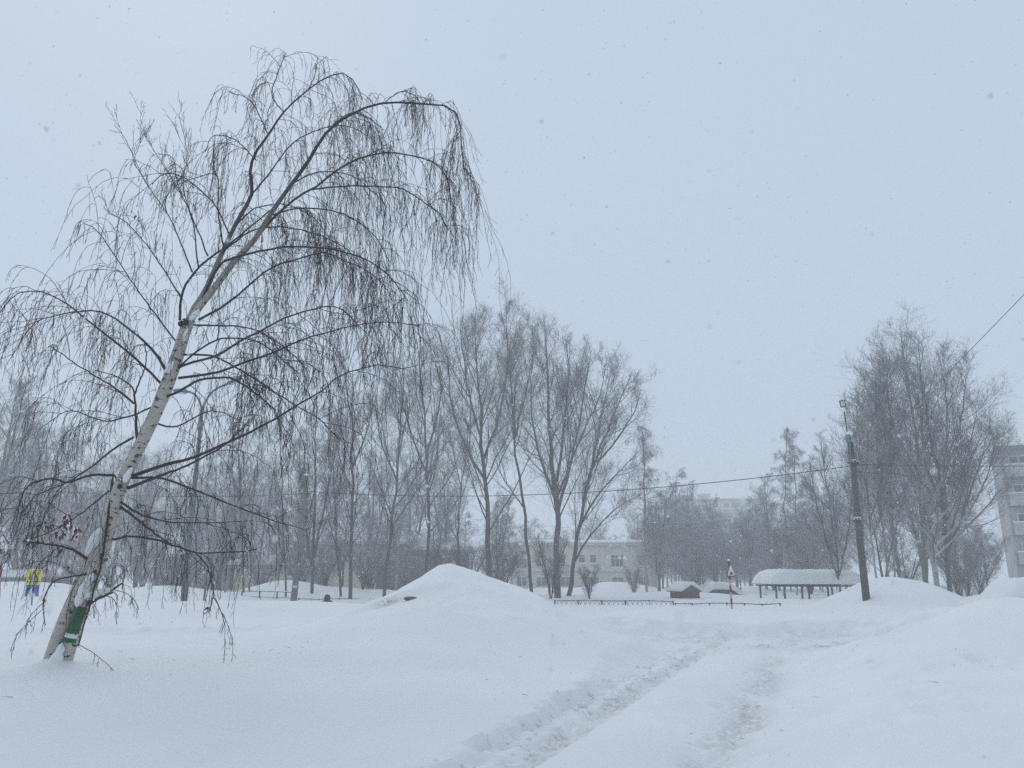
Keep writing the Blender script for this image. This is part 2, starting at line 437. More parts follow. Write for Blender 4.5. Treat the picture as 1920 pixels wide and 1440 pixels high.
def snow_height(x, y):
    z = 0.46 + 0.07 * fbm(x / 7.0, y / 7.0, 2) + 0.028 * fbm(x / 1.6 + 5, y / 1.6, 2) + 0.016 * fbm(x / 0.5, y / 0.8 + 2, 3)
    # ground falls away slowly with distance
    z = z - 0.25 * sstep(40, 70, y) - 0.35 * sstep(70, 150, y)
    # foreground left of the track: lower by the track, higher by the tree
    u = (x - road_x(y)) * 0.93
    left = sstep(-1.0, -5.5, u)
    near = 1 - sstep(19, 26, y)
    z = z + near * (-0.30 * (1 - left) + 0.10 * left) * (u < 0)
    z = z - 0.06 * gauss(x, y, TREE.x, TREE.y, 1.6, 1.2) + 0.12 * gauss(x, y, TREE.x - 0.08, TREE.y - 0.05, 0.22, 0.22)
    # hollow in front of the leaning tree, roll behind it
    z = z - 0.16 * gauss(x, y, -4.0, 7.4, 2.2, 0.9, 0.1) + 0.08 * gauss(x, y, -1.2, 9.8, 1.6, 0.5, 0.5) - 0.07 * gauss(x, y, -0.3, 12.4, 1.6, 0.45, 0.6) + 0.06 * gauss(x, y, -3.2, 12.5, 2.4, 0.7, 0.3)
    z = z + 0.20 * gauss(x, y, -6.3, 23.5, 4.6, 2.6, 0.10) + 0.24 * gauss(x, y, -6.6, 22.6, 3.6, 0.9, 0.16) - 0.10 * gauss(x, y, -5.6, 20.6, 3.2, 0.7, 0.2)
    z = z + 0.22 * gauss(x, y, -13.0, 22.0, 4.0, 3.0)
    z = z - 0.12 * gauss(x, y, -9.0, 18.5, 5.0, 0.8, 0.12)
    z = z - 0.42 * sstep(10.5, 4.0, y) * sstep(-1.3, -3.5, u) - 0.30 * sstep(11.5, 5.0, y) * sstep(3.0, 6.0, u)
    # right of the track
    rt = sstep(1.1, 4.6, u) * near
    z = z + (-0.26 * (1 - rt) * near + 0.02 * rt) * (u >= 0)
    z = z + 0.30 * gauss(x, y, 9.4, 12.8, 2.6, 2.6, 0.3) + 0.34 * gauss(x, y, 8.6, 13.6, 2.3, 0.95, 0.38)
    z = z + 0.22 * gauss(x, y, 6.0, 8.0, 2.0, 2.0) + 0.10 * gauss(x, y, 5.6, 14.5, 1.2, 0.7, 0.5) + 0.16 * gauss(x, y, 10.2, 18.0, 1.6, 0.7, 0.3)
    z = z + 0.34 * gauss(x, y, 11.6, 20.5, 2.6, 2.2)
    z = z + 0.30 * gauss(x, y, 15.0, 24.5, 1.9, 1.6)
    z = z + 0.22 * gauss(x, y, 13.2, 29.0, 3.0, 2.0)
    z = z - 0.25 * gauss(x, y, 17.5, 28.5, 1.6, 2.0)
    for (a, b, am, sg) in BLUMPS: z = z + am * np.exp(-0.5 * ((x - road_x(b) - a) ** 2 + (y - b) ** 2) / sg ** 2)
    # small ridges by the turning place
    z = z + 0.22 * gauss(x, y, 4.2, 24.2, 0.9, 0.8) + 0.12 * gauss(x, y, 3.2, 22.5, 0.9, 0.6)
    # drifts in the yards behind the fences
    z = z + 0.95 * gauss(x, y, -14.6, 52, 2.2, 2.2) + 0.25 * gauss(x, y, -10.3, 53, 2.0, 2.0)
    z = z + 0.95 * gauss(x, y, -29, 47, 3.2, 2.5) + 0.7 * gauss(x, y, -20, 46, 2.6, 2.0)
    z = z + 0.25 * gauss(x, y, -7.0, 52, 3.0, 2.0) + 0.5 * gauss(x, y, 12.3, 51, 3.2, 2.4)
    z = z + 0.9 * gauss(x, y, 11.5, 86, 3.0, 2.4) + 0.8 * gauss(x, y, 37, 62, 6.0, 4.0)
    z = z - 0.62 * gauss(x, y, 19.3, 51.0, 4.5, 3.2)
    far = sstep(38, 50, y) * (1 - 0.8 * gauss(x, y, 19.3, 50, 5, 5))
    z = z + far * 0.22 * fbm(x / 4.0 + 8, y / 4.0, 3)
    # big piles thrown up by the plough
    p, r = pile_shape(x, y)
    z = np.maximum(z, z + p * (PILE_C.z - 0.52) + 0.10 * fbm(x * 0.8, y * 0.8 + 4, 4) * sstep(0, 0.4, p))
    # ledge across the left flank of the pile
    z = z + 0.10 * gauss(x, y, -2.3, 17.3, 0.9, 0.28, 0.25) - 0.08 * gauss(x, y, -2.45, 17.0, 0.7, 0.16, 0.25)
    p2, r2 = pile2_shape(x, y)
    z = z + p2 * (PILE_R.z - 0.42) * 1.12 + 0.04 * fbm(x * 0.9, y * 0.9, 3) * sstep(0, 0.4, p2)
    # trodden lane behind the bank where a person walks
    z = z - 1.42 * sstep(-17, -13, x) * (1 - sstep(-4.2, -2.2, x)) * sstep(35.6, 36.8, y) * (1 - sstep(39.6, 40.8, y))
    return z

def surface(x, y):
    z = snow_height(x, y)
    u = (x - road_x(y)) * 0.93
    s = y
    # the cleared track
    jag = 0.11 * noise(s * 2.3, 3.7 + 0 * s) + 0.07 * noise(s * 6.1, 11.0 + 0 * s) + 0.035 * noise(s * 14.0, 2.0 + x * 3)
    soft = sstep(10.5, 16, y)
    wl = 0.12 + 0.7 * soft
    eL = -1.22 - 0.10 * soft + jag * (1 - 0.3 * soft)
    inL = sstep(eL - wl, eL, u)
    eR = 1.35 + 0.25 * noise(s * 0.9, 20.0 + 0 * s)
    inR = 1 - sstep(eR - 0.35, eR + 1.3, u)
    end = 1 - sstep(19.5, 21.2, y)
    corridor = inL * inR * end
    # turning place at its end, cut square into the bank behind
    ex = (x - 6.8) / 3.8; ey = (y - 20.2) / 2.2
    e = np.sqrt(np.abs(ex) ** 3 + np.abs(ey) ** 3) ** (1 / 1.5)
    e = e + 0.20 * noise(x * 0.7, y * 0.7) + 0.08 * noise(x * 2.2, y * 2.2) + 0.03 * noise(x * 5, y * 5)
    pocket = 1 - sstep(0.82, 1.32, e)
    inside = np.maximum(corridor, pocket)
    hump = np.exp(-(u / 0.42) ** 2) * 0.085 * (1 - sstep(16, 19.5, y))
    rutL = np.exp(-((u + 0.84) / 0.19) ** 4); rutR = np.exp(-((u - 0.84 - 0.1 * noise(s * 0.5, 40 + 0 * s)) / 0.26) ** 2)
    ruts = np.maximum(rutL, rutR)
    rough = 0.058 * fbm(x * 5.0, y * 4.0, 3) + 0.030 * noise(x * 16, y * 11)
    zr = hump - 0.075 * ruts * (1 - pocket) + rough * (0.12 + 1.0 * np.maximum(ruts * (1 - 0.3 * pocket), pocket * 0.8)) + 0.012 * fbm(x * 1.2, y * 1.2, 2)
    tread = np.sin((s * 1.08 + 0.25 * noise(x * 3, y * 3)) * 2 * np.pi / 0.16) * 0.010 * ruts * (1 - pocket) * (1 - sstep(10, 14, y))
    zr = zr + tread
    z = z * (1 - inside) + zr * inside
    # crumbled lumps along the cut edge on the left and trampled snow on the right
    edge = np.exp(-((u - eL + 0.02) / 0.16) ** 2) * (1 - sstep(19, 21, y))
    z = z + edge * (0.07 * noise(s * 6.5, u * 6 + 5) + 0.045 * noise(s * 15, u * 15))
    foot = np.exp(-((u - eL - 0.16) / 0.10) ** 2) * (1 - sstep(17, 20, y))
    z = z + foot * (0.05 * np.clip(noise(s * 8, u * 8 + 30), 0, 1))
    tr = sstep(1.2, 1.9, u) * (1 - sstep(3.4, 4.6, u)) * (1 - sstep(21, 24, y))
    z = z + tr * (0.030 * fbm(x * 2.6, y * 1.9, 3))
    bankface = np.exp(-((e - 1.0) / 0.10) ** 2) * (y > 19)
    z = z + bankface * 0.05 * fbm(x * 3.2, y * 3.2, 2)
    # dirt
    dirt = 0.75 * np.clip(fbm(x * 1.3 + 4, y * 1.6, 3) * 1.6 + 0.05, 0, 1) * sstep(1.02, 0.7, e) * sstep(18.6, 19.8, y)
    dirt = np.maximum(dirt, ruts * 0.68 * inside * np.clip(0.5 + 0.9 * fbm(x * 2.6, y * 1.3, 3), 0, 1))
    dirt = np.maximum(dirt, 0.35 * np.exp(-((e - 0.97) / 0.035) ** 2) * (y > 20.5) * np.clip(0.6 + noise(x * 3, y * 3), 0, 1))
    lump = gauss(x, y, -2.62, 17.0, 0.16, 0.09, 0.1)
    dirt = np.maximum(dirt, 1.2 * lump)
    return z, np.clip(dirt, 0, 1), inside

def axis(parts):
    a = []
    for lo, hi, st in parts:
        a.append(np.arange(lo, hi - 1e-6, st))
    return np.concatenate(a + [[parts[-1][1]]])

xs = axis([(-260, -60, 20), (-60, -24, 1.5), (-24, -12, 0.4), (-12, -3, 0.14), (-3, 8, 0.055), (8, 18, 0.11), (18, 30, 0.45), (30, 60, 1.5), (60, 260, 20)])
ys = axis([(-40, -4, 4), (-4, 3.5, 0.4), (3.5, 5, 0.1), (5, 14, 0.05), (14, 23.5, 0.055), (23.5, 42, 0.13), (42, 62, 0.4), (62, 100, 2), (100, 300, 20)])
X, Y = np.meshgrid(xs, ys)
Z, DIRT, INS = surface(X, Y)
rs = np.random.default_rng(11)
def dent(cx, cy, depth, sx, sy):
    i0, i1 = np.searchsorted(xs, [cx - 4 * sx, cx + 4 * sx]); j0, j1 = np.searchsorted(ys, [cy - 4 * sy, cy + 4 * sy])
    xx = X[j0:j1, i0:i1]; yy = Y[j0:j1, i0:i1]
    r2 = ((xx - cx) / sx) ** 2 + ((yy - cy) / sy) ** 2
    Z[j0:j1, i0:i1] += depth * (-np.exp(-0.5 * r2) + 0.35 * np.exp(-0.5 * (np.sqrt(r2) - 2.2) ** 2 * 4))
for k in range(75):                                   # footprints on the right side
    yy = rs.uniform(7.5, 21); uu = rs.normal(2.3, 0.75)
    dent(road_x(yy) + uu / 0.93, yy, rs.uniform(0.02, 0.06), rs.uniform(0.07, 0.12), rs.uniform(0.12, 0.2))
for k in range(16):                                   # old tracks behind the leaning tree
    t = k / 15
    dent(-9.8 + 5.6 * t + rs.normal(0, 0.12), 16.6 + 1.6 * t + rs.normal(0, 0.2), 0.13, 0.2, 0.3)
for k in range(18):
    t = k / 17
    dent(9.0 + 4.2 * t + rs.normal(0, 0.3), 17.5 + 6.0 * t + rs.normal(0, 0.3), 0.05, 0.12, 0.16)

def ground_z(x, y):
    z, _, _ = surface(np.array([float(x)]), np.array([float(y)]))
    return float(z[0])

dzx = np.gradient(Z, xs, axis=1); dzy = np.gradient(Z, ys, axis=0)
NRM = np.stack([-dzx, -dzy, np.ones_like(Z)], -1); NRM /= np.linalg.norm(NRM, axis=2, keepdims=True)
ny, nx = Z.shape
ids = np.arange(ny * nx).reshape(ny, nx)
Q = np.stack([ids[:-1, :-1], ids[:-1, 1:], ids[1:, 1:], ids[1:, :-1]], -1).reshape(-1, 4)
fcx = (X[:-1, :-1] + X[1:, 1:]).ravel() / 2; fcy = (Y[:-1, :-1] + Y[1:, 1:]).ravel() / 2
fin = (INS[:-1, :-1] + INS[1:, 1:]).ravel() / 2
_, r1 = pile_shape(fcx, fcy); _, r2 = pile2_shape(fcx, fcy)
catf = np.zeros(len(Q), int)
catf[(r1 < 0.90)] = 2
catf[(r2 < 0.9)] = 3
catf[(fin > 0.5)] = 1
VV = np.stack([X, Y, Z], -1).reshape(-1, 3); NN = NRM.reshape(-1, 3); DD = DIRT.ravel()
def sheet(name, k):
    q = Q[catf == k]
    u, inv = np.unique(q.ravel(), return_inverse=True)
    me = np_mesh(name, VV[u], inv.reshape(-1, 4), True, {'dirt': DD[u]})
    me.normals_split_custom_set_from_vertices(NN[u].tolist())
    return mesh_obj(name, me, M['ground'])
tag(sheet('snow_ground', 0), kind='structure')
tag(sheet('road', 1), kind='structure')
tag(sheet('snow_pile', 2), 'tall ploughed snow pile with a rounded peak in the middle of the picture', 'snow pile')
tag(sheet('snow_pile', 3), 'rounded snow pile behind the dark lamp pole on the right', 'snow pile')


# ------------------------------------------------------------------ trees
UP = np.array([0, 0, 1.0])
def unit(a): return a / (np.linalg.norm(a, axis=-1, keepdims=True) + 1e-9)

def grow(rng, starts, dirs, lens, r0, P, wander, trop, tip=0.3):
    """trop: scalar or function of step fraction; positive bends up, negative down"""
    N = len(starts)
    pts = np.empty((N, P, 3)); pts[:, 0] = starts
    dd = unit(dirs); step = (lens / (P - 1))[:, None]
    for i in range(1, P):
        tr = trop(i / (P - 1)) if callable(trop) else trop
        dd = unit(dd + rng.normal(0, wander, (N, 3)) + UP * (tr if np.ndim(tr) == 0 else tr[:, None]))
        pts[:, i] = pts[:, i - 1] + dd * step
    rad = r0[:, None] * np.linspace(1, tip, P)[None, :]
    return pts, rad

def spawn(rng, pts, rad, n, t0, t1, a0, a1):
    N, P, _ = pts.shape
    t = t0 + (t1 - t0) * (np.arange(n)[None, :] + rng.uniform(0, 1, (N, n))) / n
    f = t * (P - 1); i = np.minimum(f.astype(int), P - 2); w = (f - i)[..., None]
    k = np.arange(N)[:, None]
    p0 = pts[k, i]; p1 = pts[k, i + 1]
    pos = p0 * (1 - w) + p1 * w
    T = unit(p1 - p0)
    rr = rad[k, i] * (1 - w[..., 0]) + rad[k, i + 1] * w[..., 0]
    rv = rng.normal(0, 1, T.shape); pr = unit(rv - T * (rv * T).sum(-1, keepdims=True))
    ang = rng.uniform(a0, a1, (N, n))[..., None]
    dd = T * np.cos(ang) + pr * np.sin(ang)
    return pos.reshape(-1, 3), dd.reshape(-1, 3), t.reshape(-1), rr.reshape(-1), np.repeat(np.arange(N), n)

def resample(p, n):
    """Catmull-Rom through control points, n points by arc length"""
    p = np.asarray(p, float)
    q = np.concatenate([[2 * p[0] - p[1]], p, [2 * p[-1] - p[-2]]])
    outp = []
    for i in range(1, len(q) - 2):
        t = np.linspace(0, 1, 12, endpoint=False)[:, None]
        a, b, c, d_ = q[i - 1], q[i], q[i + 1], q[i + 2]
        outp.append(0.5 * (2 * b + (c - a) * t + (2 * a - 5 * b + 4 * c - d_) * t ** 2 + (3 * b - a - 3 * c + d_) * t ** 3))
    outp = np.concatenate(outp + [p[-1:]])
    L = np.concatenate([[0], np.cumsum(np.linalg.norm(np.diff(outp, axis=0), axis=1))])
    s = np.linspace(0, L[-1], n)
    return np.stack([np.interp(s, L, outp[:, j]) for j in range(3)], 1), L[-1]

def build_tree(seed, stems, kind='ascend', dens=1.0, limb=0.24, twig_r=0.0058, t_low=0.22):
    """stems: list of (local points, base radius). Returns (trunk mesh, crown mesh)"""
    rng = np.random.default_rng(seed)
    tr, cr = Acc(), Acc()
    Hmax = max(np.asarray(s[0])[:, 2].max() for s in stems)
    S, Dd, Ln, Rr = [], [], [], []
    for j, (p, r) in enumerate(stems):
        pts, L = resample(p, 16)
        pts[1:-1, :2] += rng.normal(0, 0.0032 * L, (14, 2))
        rad = r * np.linspace(1, 0.0, 16) ** 0.85 + 0.014
        tr.add(pts[None], rad[None], 7 if r > 0.08 else 5)
        n = max(4, int(L * (1.7 if kind != 'birch' else 2.2) * dens))
        lo = t_low if j == 0 else 0.12
        a0, a1 = {'ascend': (0.38, 0.85), 'birch': (0.7, 1.15), 'shrub': (0.35, 0.8)}[kind]
        st, dr, t, rr, _ = spawn(rng, pts[None], rad[None], n, lo, 0.99, a0, a1)
        ln = limb * 1.75 * Hmax * (1.0 - 0.68 * t ** 1.3) * rng.uniform(0.55, 1.25, n) * (0.75 if j else 1.0)
        S.append(st); Dd.append(dr); Ln.append(ln); Rr.append(np.minimum(rr * 0.55, 0.008 + ln * 0.0065))
    S, Dd, Ln, Rr = map(np.concatenate, (S, Dd, Ln, Rr))
    up1 = {'ascend': 0.11, 'birch': lambda f: 0.10 - 0.30 * f, 'shrub': 0.10}[kind]
    p1, q1 = grow(rng, S, Dd, Ln, Rr, 8, 0.085, up1)
    tr.add(p1, q1, 4)
    up2 = {'ascend': 0.12, 'birch': lambda f: 0.02 - 0.45 * f, 'shrub': 0.08}[kind]
    s2, d2, t2, r2, k2 = spawn(rng, p1, q1, 8, 0.12, 1.0, 0.45, 0.95)
    l2 = np.maximum(Ln[k2] * 0.52 * (1 - 0.5 * t2) * rng.uniform(0.6, 1.3, len(t2)), 0.3)
    p2, q2 = grow(rng, s2, d2, l2, np.minimum(r2 * 0.7, 0.012 + 0 * l2), 5, 0.10, up2)
    cr.add(p2, q2, 3)
    up3 = {'ascend': 0.10, 'birch': lambda f: -0.05 - 0.35 * f, 'shrub': 0.06}[kind]
    s3, d3, t3, r3, k3 = spawn(rng, p2, q2, 5, 0.15, 1.0, 0.5, 1.05)
    l3 = np.maximum(l2[k3] * 0.60 * rng.uniform(0.6, 1.3, len(t3)), 0.22) * (1.25 if kind == 'birch' else 1.0)
    p3, q3 = grow(rng, s3, d3, l3, np.full(len(t3), twig_r * 1.15), 4, 0.11, up3, 0.6)
    cr.add(p3, q3, 3)
    s4, d4, t4, r4, k4 = spawn(rng, p3, q3, 3, 0.15, 1.0, 0.5, 1.1)
    l4 = np.maximum(l3[k4] * 0.75 * rng.uniform(0.6, 1.3, len(t4)), 0.16)
    p4, q4 = grow(rng, s4, d4, l4, np.full(len(t4), twig_r * 0.9), 2, 0.25, up3, 0.5)
    cr.add(p4, q4, 3)
    return tr.mesh('trunk'), cr.mesh('crown')

def local_path(pxs, d, rng, depth=0.5):
    base = at(*pxs[0], d)
    o = []
    dy = 0.0
    for i, (x, y) in enumerate(pxs):
        if i: dy += rng.normal(0, depth)
        w = at(x, y, d + dy)
        o.append((w.x - base.x, dy, w.z - base.z))
    return base, np.array(o)

def place_tree(name, tm, cm, loc, label, cat='tree', group=None, rz=0.0, sc=1.0, bark='poplar', own=True):
    o = empty(name, loc, label, cat, group, rz)
    o.scale = (sc, sc, sc) if np.ndim(sc) == 0 else sc
    if own:
        tm.materials.append(M[bark]); cm.materials.append(M['crown'])
    link(bpy.data.objects.new('trunk', tm), o)
    link(bpy.data.objects.new('crown', cm), o)
    return o

trng = np.random.default_rng(5)
def traced(name, d, stems_px, label, kind='ascend', bark='poplar', **kw):
    base0 = at(*stems_px[0][0][0], d)
    gz = ground_z(base0.x, d)
    stems = []
    for j, (px, wpx) in enumerate(stems_px):
        b, loc = local_path(px, d, trng, 0.45)
        loc = loc + np.array([b.x - base0.x, 0, b.z - gz])
        if j == 0: loc[0, 2] = -0.3
        stems.append((loc, 0.45 * wpx / 2 / FPX * d * 1.03))
    tm, cm = build_tree(int(trng.integers(1e6)), stems, kind, **kw)
    return place_tree(name, tm, cm, (base0.x, d, gz), label, bark=bark)

traced('poplar_tree', 50, [([(1046, 1122), (1045, 1040), (1047, 960), (1040, 900), (1030, 800), (1028, 700), (1024, 612)], 26),
    ([(1046, 965), (1075, 850), (1095, 740), (1108, 655)], 12), ([(1045, 945), (1008, 840), (994, 740), (1000, 670)], 11),
    ([(1045, 900), (1060, 780), (1066, 690), (1060, 635)], 11), ([(1046, 930), (1090, 820), (1125, 740), (1135, 690)], 9)],
    'broad bare tree whose thick trunk fans into many upright limbs, behind the low fence', dens=0.75, limb=0.20)
traced('poplar_tree', 51, [([(1064, 1118), (1076, 1050), (1091, 960), (1105, 900), (1130, 830), (1158, 760), (1182, 705)], 17),
    ([(1085, 990), (1120, 930), (1165, 880), (1200, 845)], 9), ([(1076, 1055), (1110, 1000), (1160, 950), (1205, 925)], 8), ([(1105, 900), (1125, 800), (1140, 720), (1150, 680)], 9), ([(1110, 880), (1160, 820), (1190, 770), (1200, 735)], 8)],
    'bare tree leaning right beside the broad fanning tree', dens=0.75, limb=0.20)
traced('poplar_tree', 49, [([(918, 1085), (915, 980), (908, 880), (900, 780), (893, 690), (890, 600)], 22),
    ([(912, 905), (870, 830), (846, 750), (838, 655)], 10), ([(908, 860), (936, 780), (950, 700), (958, 635)], 10), ([(903, 830), (880, 740), (868, 660), (862, 610)], 9)],
    'tall bare tree with thick straight trunk just right of the snow peak', dens=0.85, limb=0.20)
traced('poplar_tree', 52, [([(998, 1108), (986, 1000), (972, 880), (962, 780), (953, 680), (950, 570)], 13), ([(966, 820), (985, 740), (1000, 660), (1003, 600)], 6), ([(980,950),(940,890),(925,840)],5)],
    'tallest of the middle bare trees, slender and leaning left', dens=0.8, limb=0.15, t_low=0.45)
traced('poplar_tree', 48, [([(802, 1085), (804, 980), (800, 880), (795, 780), (788, 700), (782, 645)], 14), ([(800, 890), (770, 810), (750, 740), (745, 700)], 7), ([(798, 860), (822, 770), (830, 710)], 7)],
    'bare straight tree behind the left shoulder of the snow peak', dens=0.8, limb=0.2)
traced('poplar_tree', 54, [([(858, 1070), (862, 960), (872, 860), (880, 790)], 9), ([(866, 920), (850, 850), (840, 800)], 4)],
    'thin bare tree between the two thick trunks behind the snow peak', dens=0.8, limb=0.2)
traced('poplar_tree', 46, [([(720, 1120), (728, 1030), (742, 930), (748, 830), (752, 740), (755, 690)], 13), ([(734, 990), (775, 930), (810, 880)], 6), ([(744, 900), (715, 830), (705, 770)], 6)],
    'bare tree with a kinked trunk left of the snow peak', dens=0.8, limb=0.22)
traced('poplar_tree', 47, [([(657, 1122), (658, 1020), (660, 900), (662, 800), (662, 680)], 14), ([(660, 930), (635, 850), (622, 780)], 6), ([(661, 880), (690, 800), (700, 740)], 6)],
    'bare tree with tall straight trunk right of the walking person', dens=0.8, limb=0.2)
traced('poplar_tree', 48, [([(640, 1122), (632, 1040), (628, 960), (625, 880), (620, 800)], 9), ([(634, 1080), (660, 1020), (690, 985)], 4)],
    'slim bare tree directly behind the walking person', dens=0.8, limb=0.22)
traced('poplar_tree', 49, [([(585, 1118), (588, 1040), (590, 960), (592, 860), (596, 760)], 12), ([(588, 1045), (606, 960), (625, 870), (640, 800)], 9), ([(587, 1080), (575, 1000), (565, 900), (560, 820)], 8)],
    'bare tree forking into three upright stems beside the leaning concrete pole', dens=0.75, limb=0.18)
traced('poplar_tree', 47, [([(536, 1120), (532, 1040), (530, 960), (526, 880), (524, 800)], 7)],
    'single thin bare tree left of the leaning concrete pole', dens=1.0, limb=0.2)
traced('poplar_tree', 48, [([(458, 1118), (455, 1040), (452, 960), (448, 860), (446, 780)], 7)],
    'left one of two close thin bare trunks in front of the yellow wall', dens=0.9, limb=0.2)
traced('poplar_tree', 48.6, [([(468, 1119), (470, 1040), (474, 960), (482, 870), (488, 800)], 6)],
    'right one of two close thin bare trunks in front of the yellow wall', dens=0.9, limb=0.2)
traced('birch_tree', 56, [([(1213, 1122), (1211, 1040), (1209, 960), (1207, 880), (1204, 800)], 10)],
    'drooping bare birch at the right end of the cream building', kind='birch', bark='fbirch', dens=1.3, limb=0.12)
# right-hand clump
traced('poplar_tree', 44, [([(1762, 1128), (1752, 1060), (1745, 1000), (1737, 940), (1728, 880), (1715, 800), (1700, 720), (1690, 622)], 20),
    ([(1745, 1000), (1788, 930), (1815, 850), (1832, 770)], 9), ([(1738, 950), (1700, 880), (1660, 800), (1640, 715)], 9),
    ([(1742, 970), (1772, 860), (1775, 760), (1762, 670)], 9), ([(1728, 880), (1682, 820), (1664, 740), (1668, 665)], 8),
    ([(1752, 1045), (1800, 1000), (1850, 950), (1878, 915)], 7), ([(1746, 1010), (1690, 950), (1640, 900), (1612, 850)], 7), ([(1740, 960), (1790, 840), (1808, 740), (1800, 690)], 8), ([(1750, 1030), (1815, 960), (1855, 880), (1872, 810)], 7), ([(1730, 890), (1730, 780), (1725, 690), (1722, 640)], 7)],
    'largest bare tree of the right-hand clump with snowy forked limbs', bark='fbirch', dens=0.85, limb=0.21, t_low=0.12)
traced('poplar_tree', 46, [([(1782, 1128), (1776, 1040), (1768, 950), (1752, 850), (1735, 760), (1722, 680)], 17), ([(1776, 1040), (1810, 950), (1840, 860), (1855, 800)], 9), ([(1770, 960), (1735, 870), (1700, 780)], 8)],
    'dark trunked bare tree standing against the largest tree of the right clump', dens=0.85, limb=0.22, t_low=0.12)
traced('birch_tree', 41, [([(1648, 1125), (1640, 1060), (1632, 990), (1622, 920), (1612, 830), (1606, 760)], 8)],
    'white barked birch nearest the dark lamp pole', bark='fbirch', dens=1.6, limb=0.2, t_low=0.3)
traced('birch_tree', 42, [([(1668, 1125), (1662, 1060), (1656, 990), (1648, 900), (1644, 800), (1642, 720)], 6)],
    'thin white birch, middle one of the three white trunks', bark='fbirch', dens=1.5, limb=0.18, t_low=0.3)
traced('birch_tree', 42.5, [([(1677, 1125), (1676, 1060), (1674, 980), (1670, 880), (1670, 780), (1668, 690)], 6)],
    'straight white birch, the one closest to the largest tree of the clump', bark='fbirch', dens=1.5, limb=0.18, t_low=0.3)
traced('poplar_tree', 50, [([(1575, 1115), (1568, 1030), (1556, 950), (1546, 880), (1540, 830)], 8), ([(1572, 1080), (1590, 1000), (1598, 920), (1600, 850)], 6), ([(1573, 1090), (1545, 1000), (1528, 930), (1518, 870)], 6)],
    'bare three stemmed tree rising behind the carport roof', dens=1.1, limb=0.2, t_low=0.15)
traced('birch_tree', 58, [([(1468, 1115), (1470, 1040), (1471, 960), (1473, 880), (1476, 800)], 6)],
    'slender tall birch left of the carport', kind='birch', bark='fbirch', dens=1.2, limb=0.085)
traced('birch_tree', 60, [([(1493, 1115), (1494, 1040), (1492, 960), (1490, 880), (1488, 835)], 5)],
    'shorter slender birch directly behind the left half of the carport', kind='birch', bark='fbirch', dens=1.2, limb=0.09)
traced('round_tree', 62, [([(1853, 1118), (1850, 1085), (1846, 1060), (1842, 1030), (1838, 1000)], 8), ([(1851, 1090), (1870, 1050), (1880, 1020)], 5), ([(1851, 1085), (1825, 1050), (1810, 1020)], 5)],
    'small round crowned bare tree in front of the grey apartment block', dens=2.4, limb=0.34, t_low=0.2)

# prototypes shared by the far groves ----------------------------------------
def proto(seed, kind, H, r, bark, n=1, **kw):
    rng = np.random.default_rng(seed)
    st = []
    for j in range(n):
        lean = rng.normal(0, 0.04 * H, 2) * (2.5 if n > 1 else 1)
        if kind == 'shrub': lean = H * rng.uniform(0.25, 0.6) * np.array([math.cos(j * 2.4), math.sin(j * 2.4)])
        st.append((np.array([(0, 0, -0.3), (lean[0] * .2, lean[1] * .2, H * .3), (lean[0] * .6, lean[1] * .6, H * .65), (lean[0], lean[1], H * rng.uniform(.88, 1.0))]), r))
    tm, cm = build_tree(seed, st, kind, **kw)
    tm.materials.append(M[bark]); cm.materials.append(M['crown'])
    return tm, cm, H
PB1 = proto(21, 'birch', 14, 0.11, 'fbirch', dens=1.2, limb=0.17, twig_r=0.0072)
PB2 = proto(22, 'birch', 13, 0.10, 'fbirch', dens=1.2, limb=0.19, twig_r=0.0072)
PA1 = proto(23, 'ascend', 13, 0.13, 'poplar', 2, dens=0.8, limb=0.22, twig_r=0.0072)
PA2 = proto(24, 'ascend', 12, 0.12, 'poplar', 3, dens=0.8, limb=0.22, twig_r=0.0072)
PS1 = proto(25, 'shrub', 3.2, 0.028, 'poplar', 6, dens=0.8, limb=0.32, twig_r=0.0042, t_low=0.1)
PS2 = proto(26, 'shrub', 2.8, 0.024, 'poplar', 7, dens=0.8, limb=0.32, twig_r=0.0042, t_low=0.1)

def put(pr, name, px, ytop, d, label, group, rz=None, cat='tree', squash=1.0):
    x = at(px, 1115, d).x
    gz = ground_z(x, d)
    h = at(px, ytop, d).z - gz
    s = h / pr[2]
    return place_tree(name, pr[0], pr[1], (x, d, gz), label, cat, group, rz if rz is not None else random.uniform(0, 6.28), (s * squash, s * squash, s), own=False)

LG = 'slender bare birch in the hazy grove between the cream building and the carport'
for i, (px, yt, d) in enumerate([(1236, 930, 70), (1252, 905, 78), (1266, 880, 74), (1282, 925, 84), (1296, 905, 80), (1312, 940, 92), (1326, 950, 88), (1341, 925, 98), (1356, 960, 90),
        (1370, 950, 104), (1384, 965, 96), (1398, 955, 110), (1412, 965, 92), (1424, 950, 104), (1438, 930, 86), (1452, 900, 80), (1506, 960, 84), (1522, 930, 78), (1260, 985, 66), (1300, 990, 68), (1345, 1000, 70), (1390, 1005, 72), (1430, 1000, 74),
        (1228, 960, 90), (1275, 970, 96), (1320, 985, 76), (1365, 1000, 84), (1408, 1010, 80), (1540, 920, 90), (1560, 900, 86)]):
    put((PB1, PB2)[i % 2] if i % 5 else PA1, 'birch_tree', px, yt, d, LG, 'birches of the hazy grove', squash=1.15)
for i in range(34):
    put((PB1, PB2, PA2)[i % 3], 'birch_tree', 1225 + 10.5 * i + random.uniform(-5, 5), random.uniform(940, 1020), random.uniform(75, 125), LG, 'birches of the hazy grove', squash=1.2)
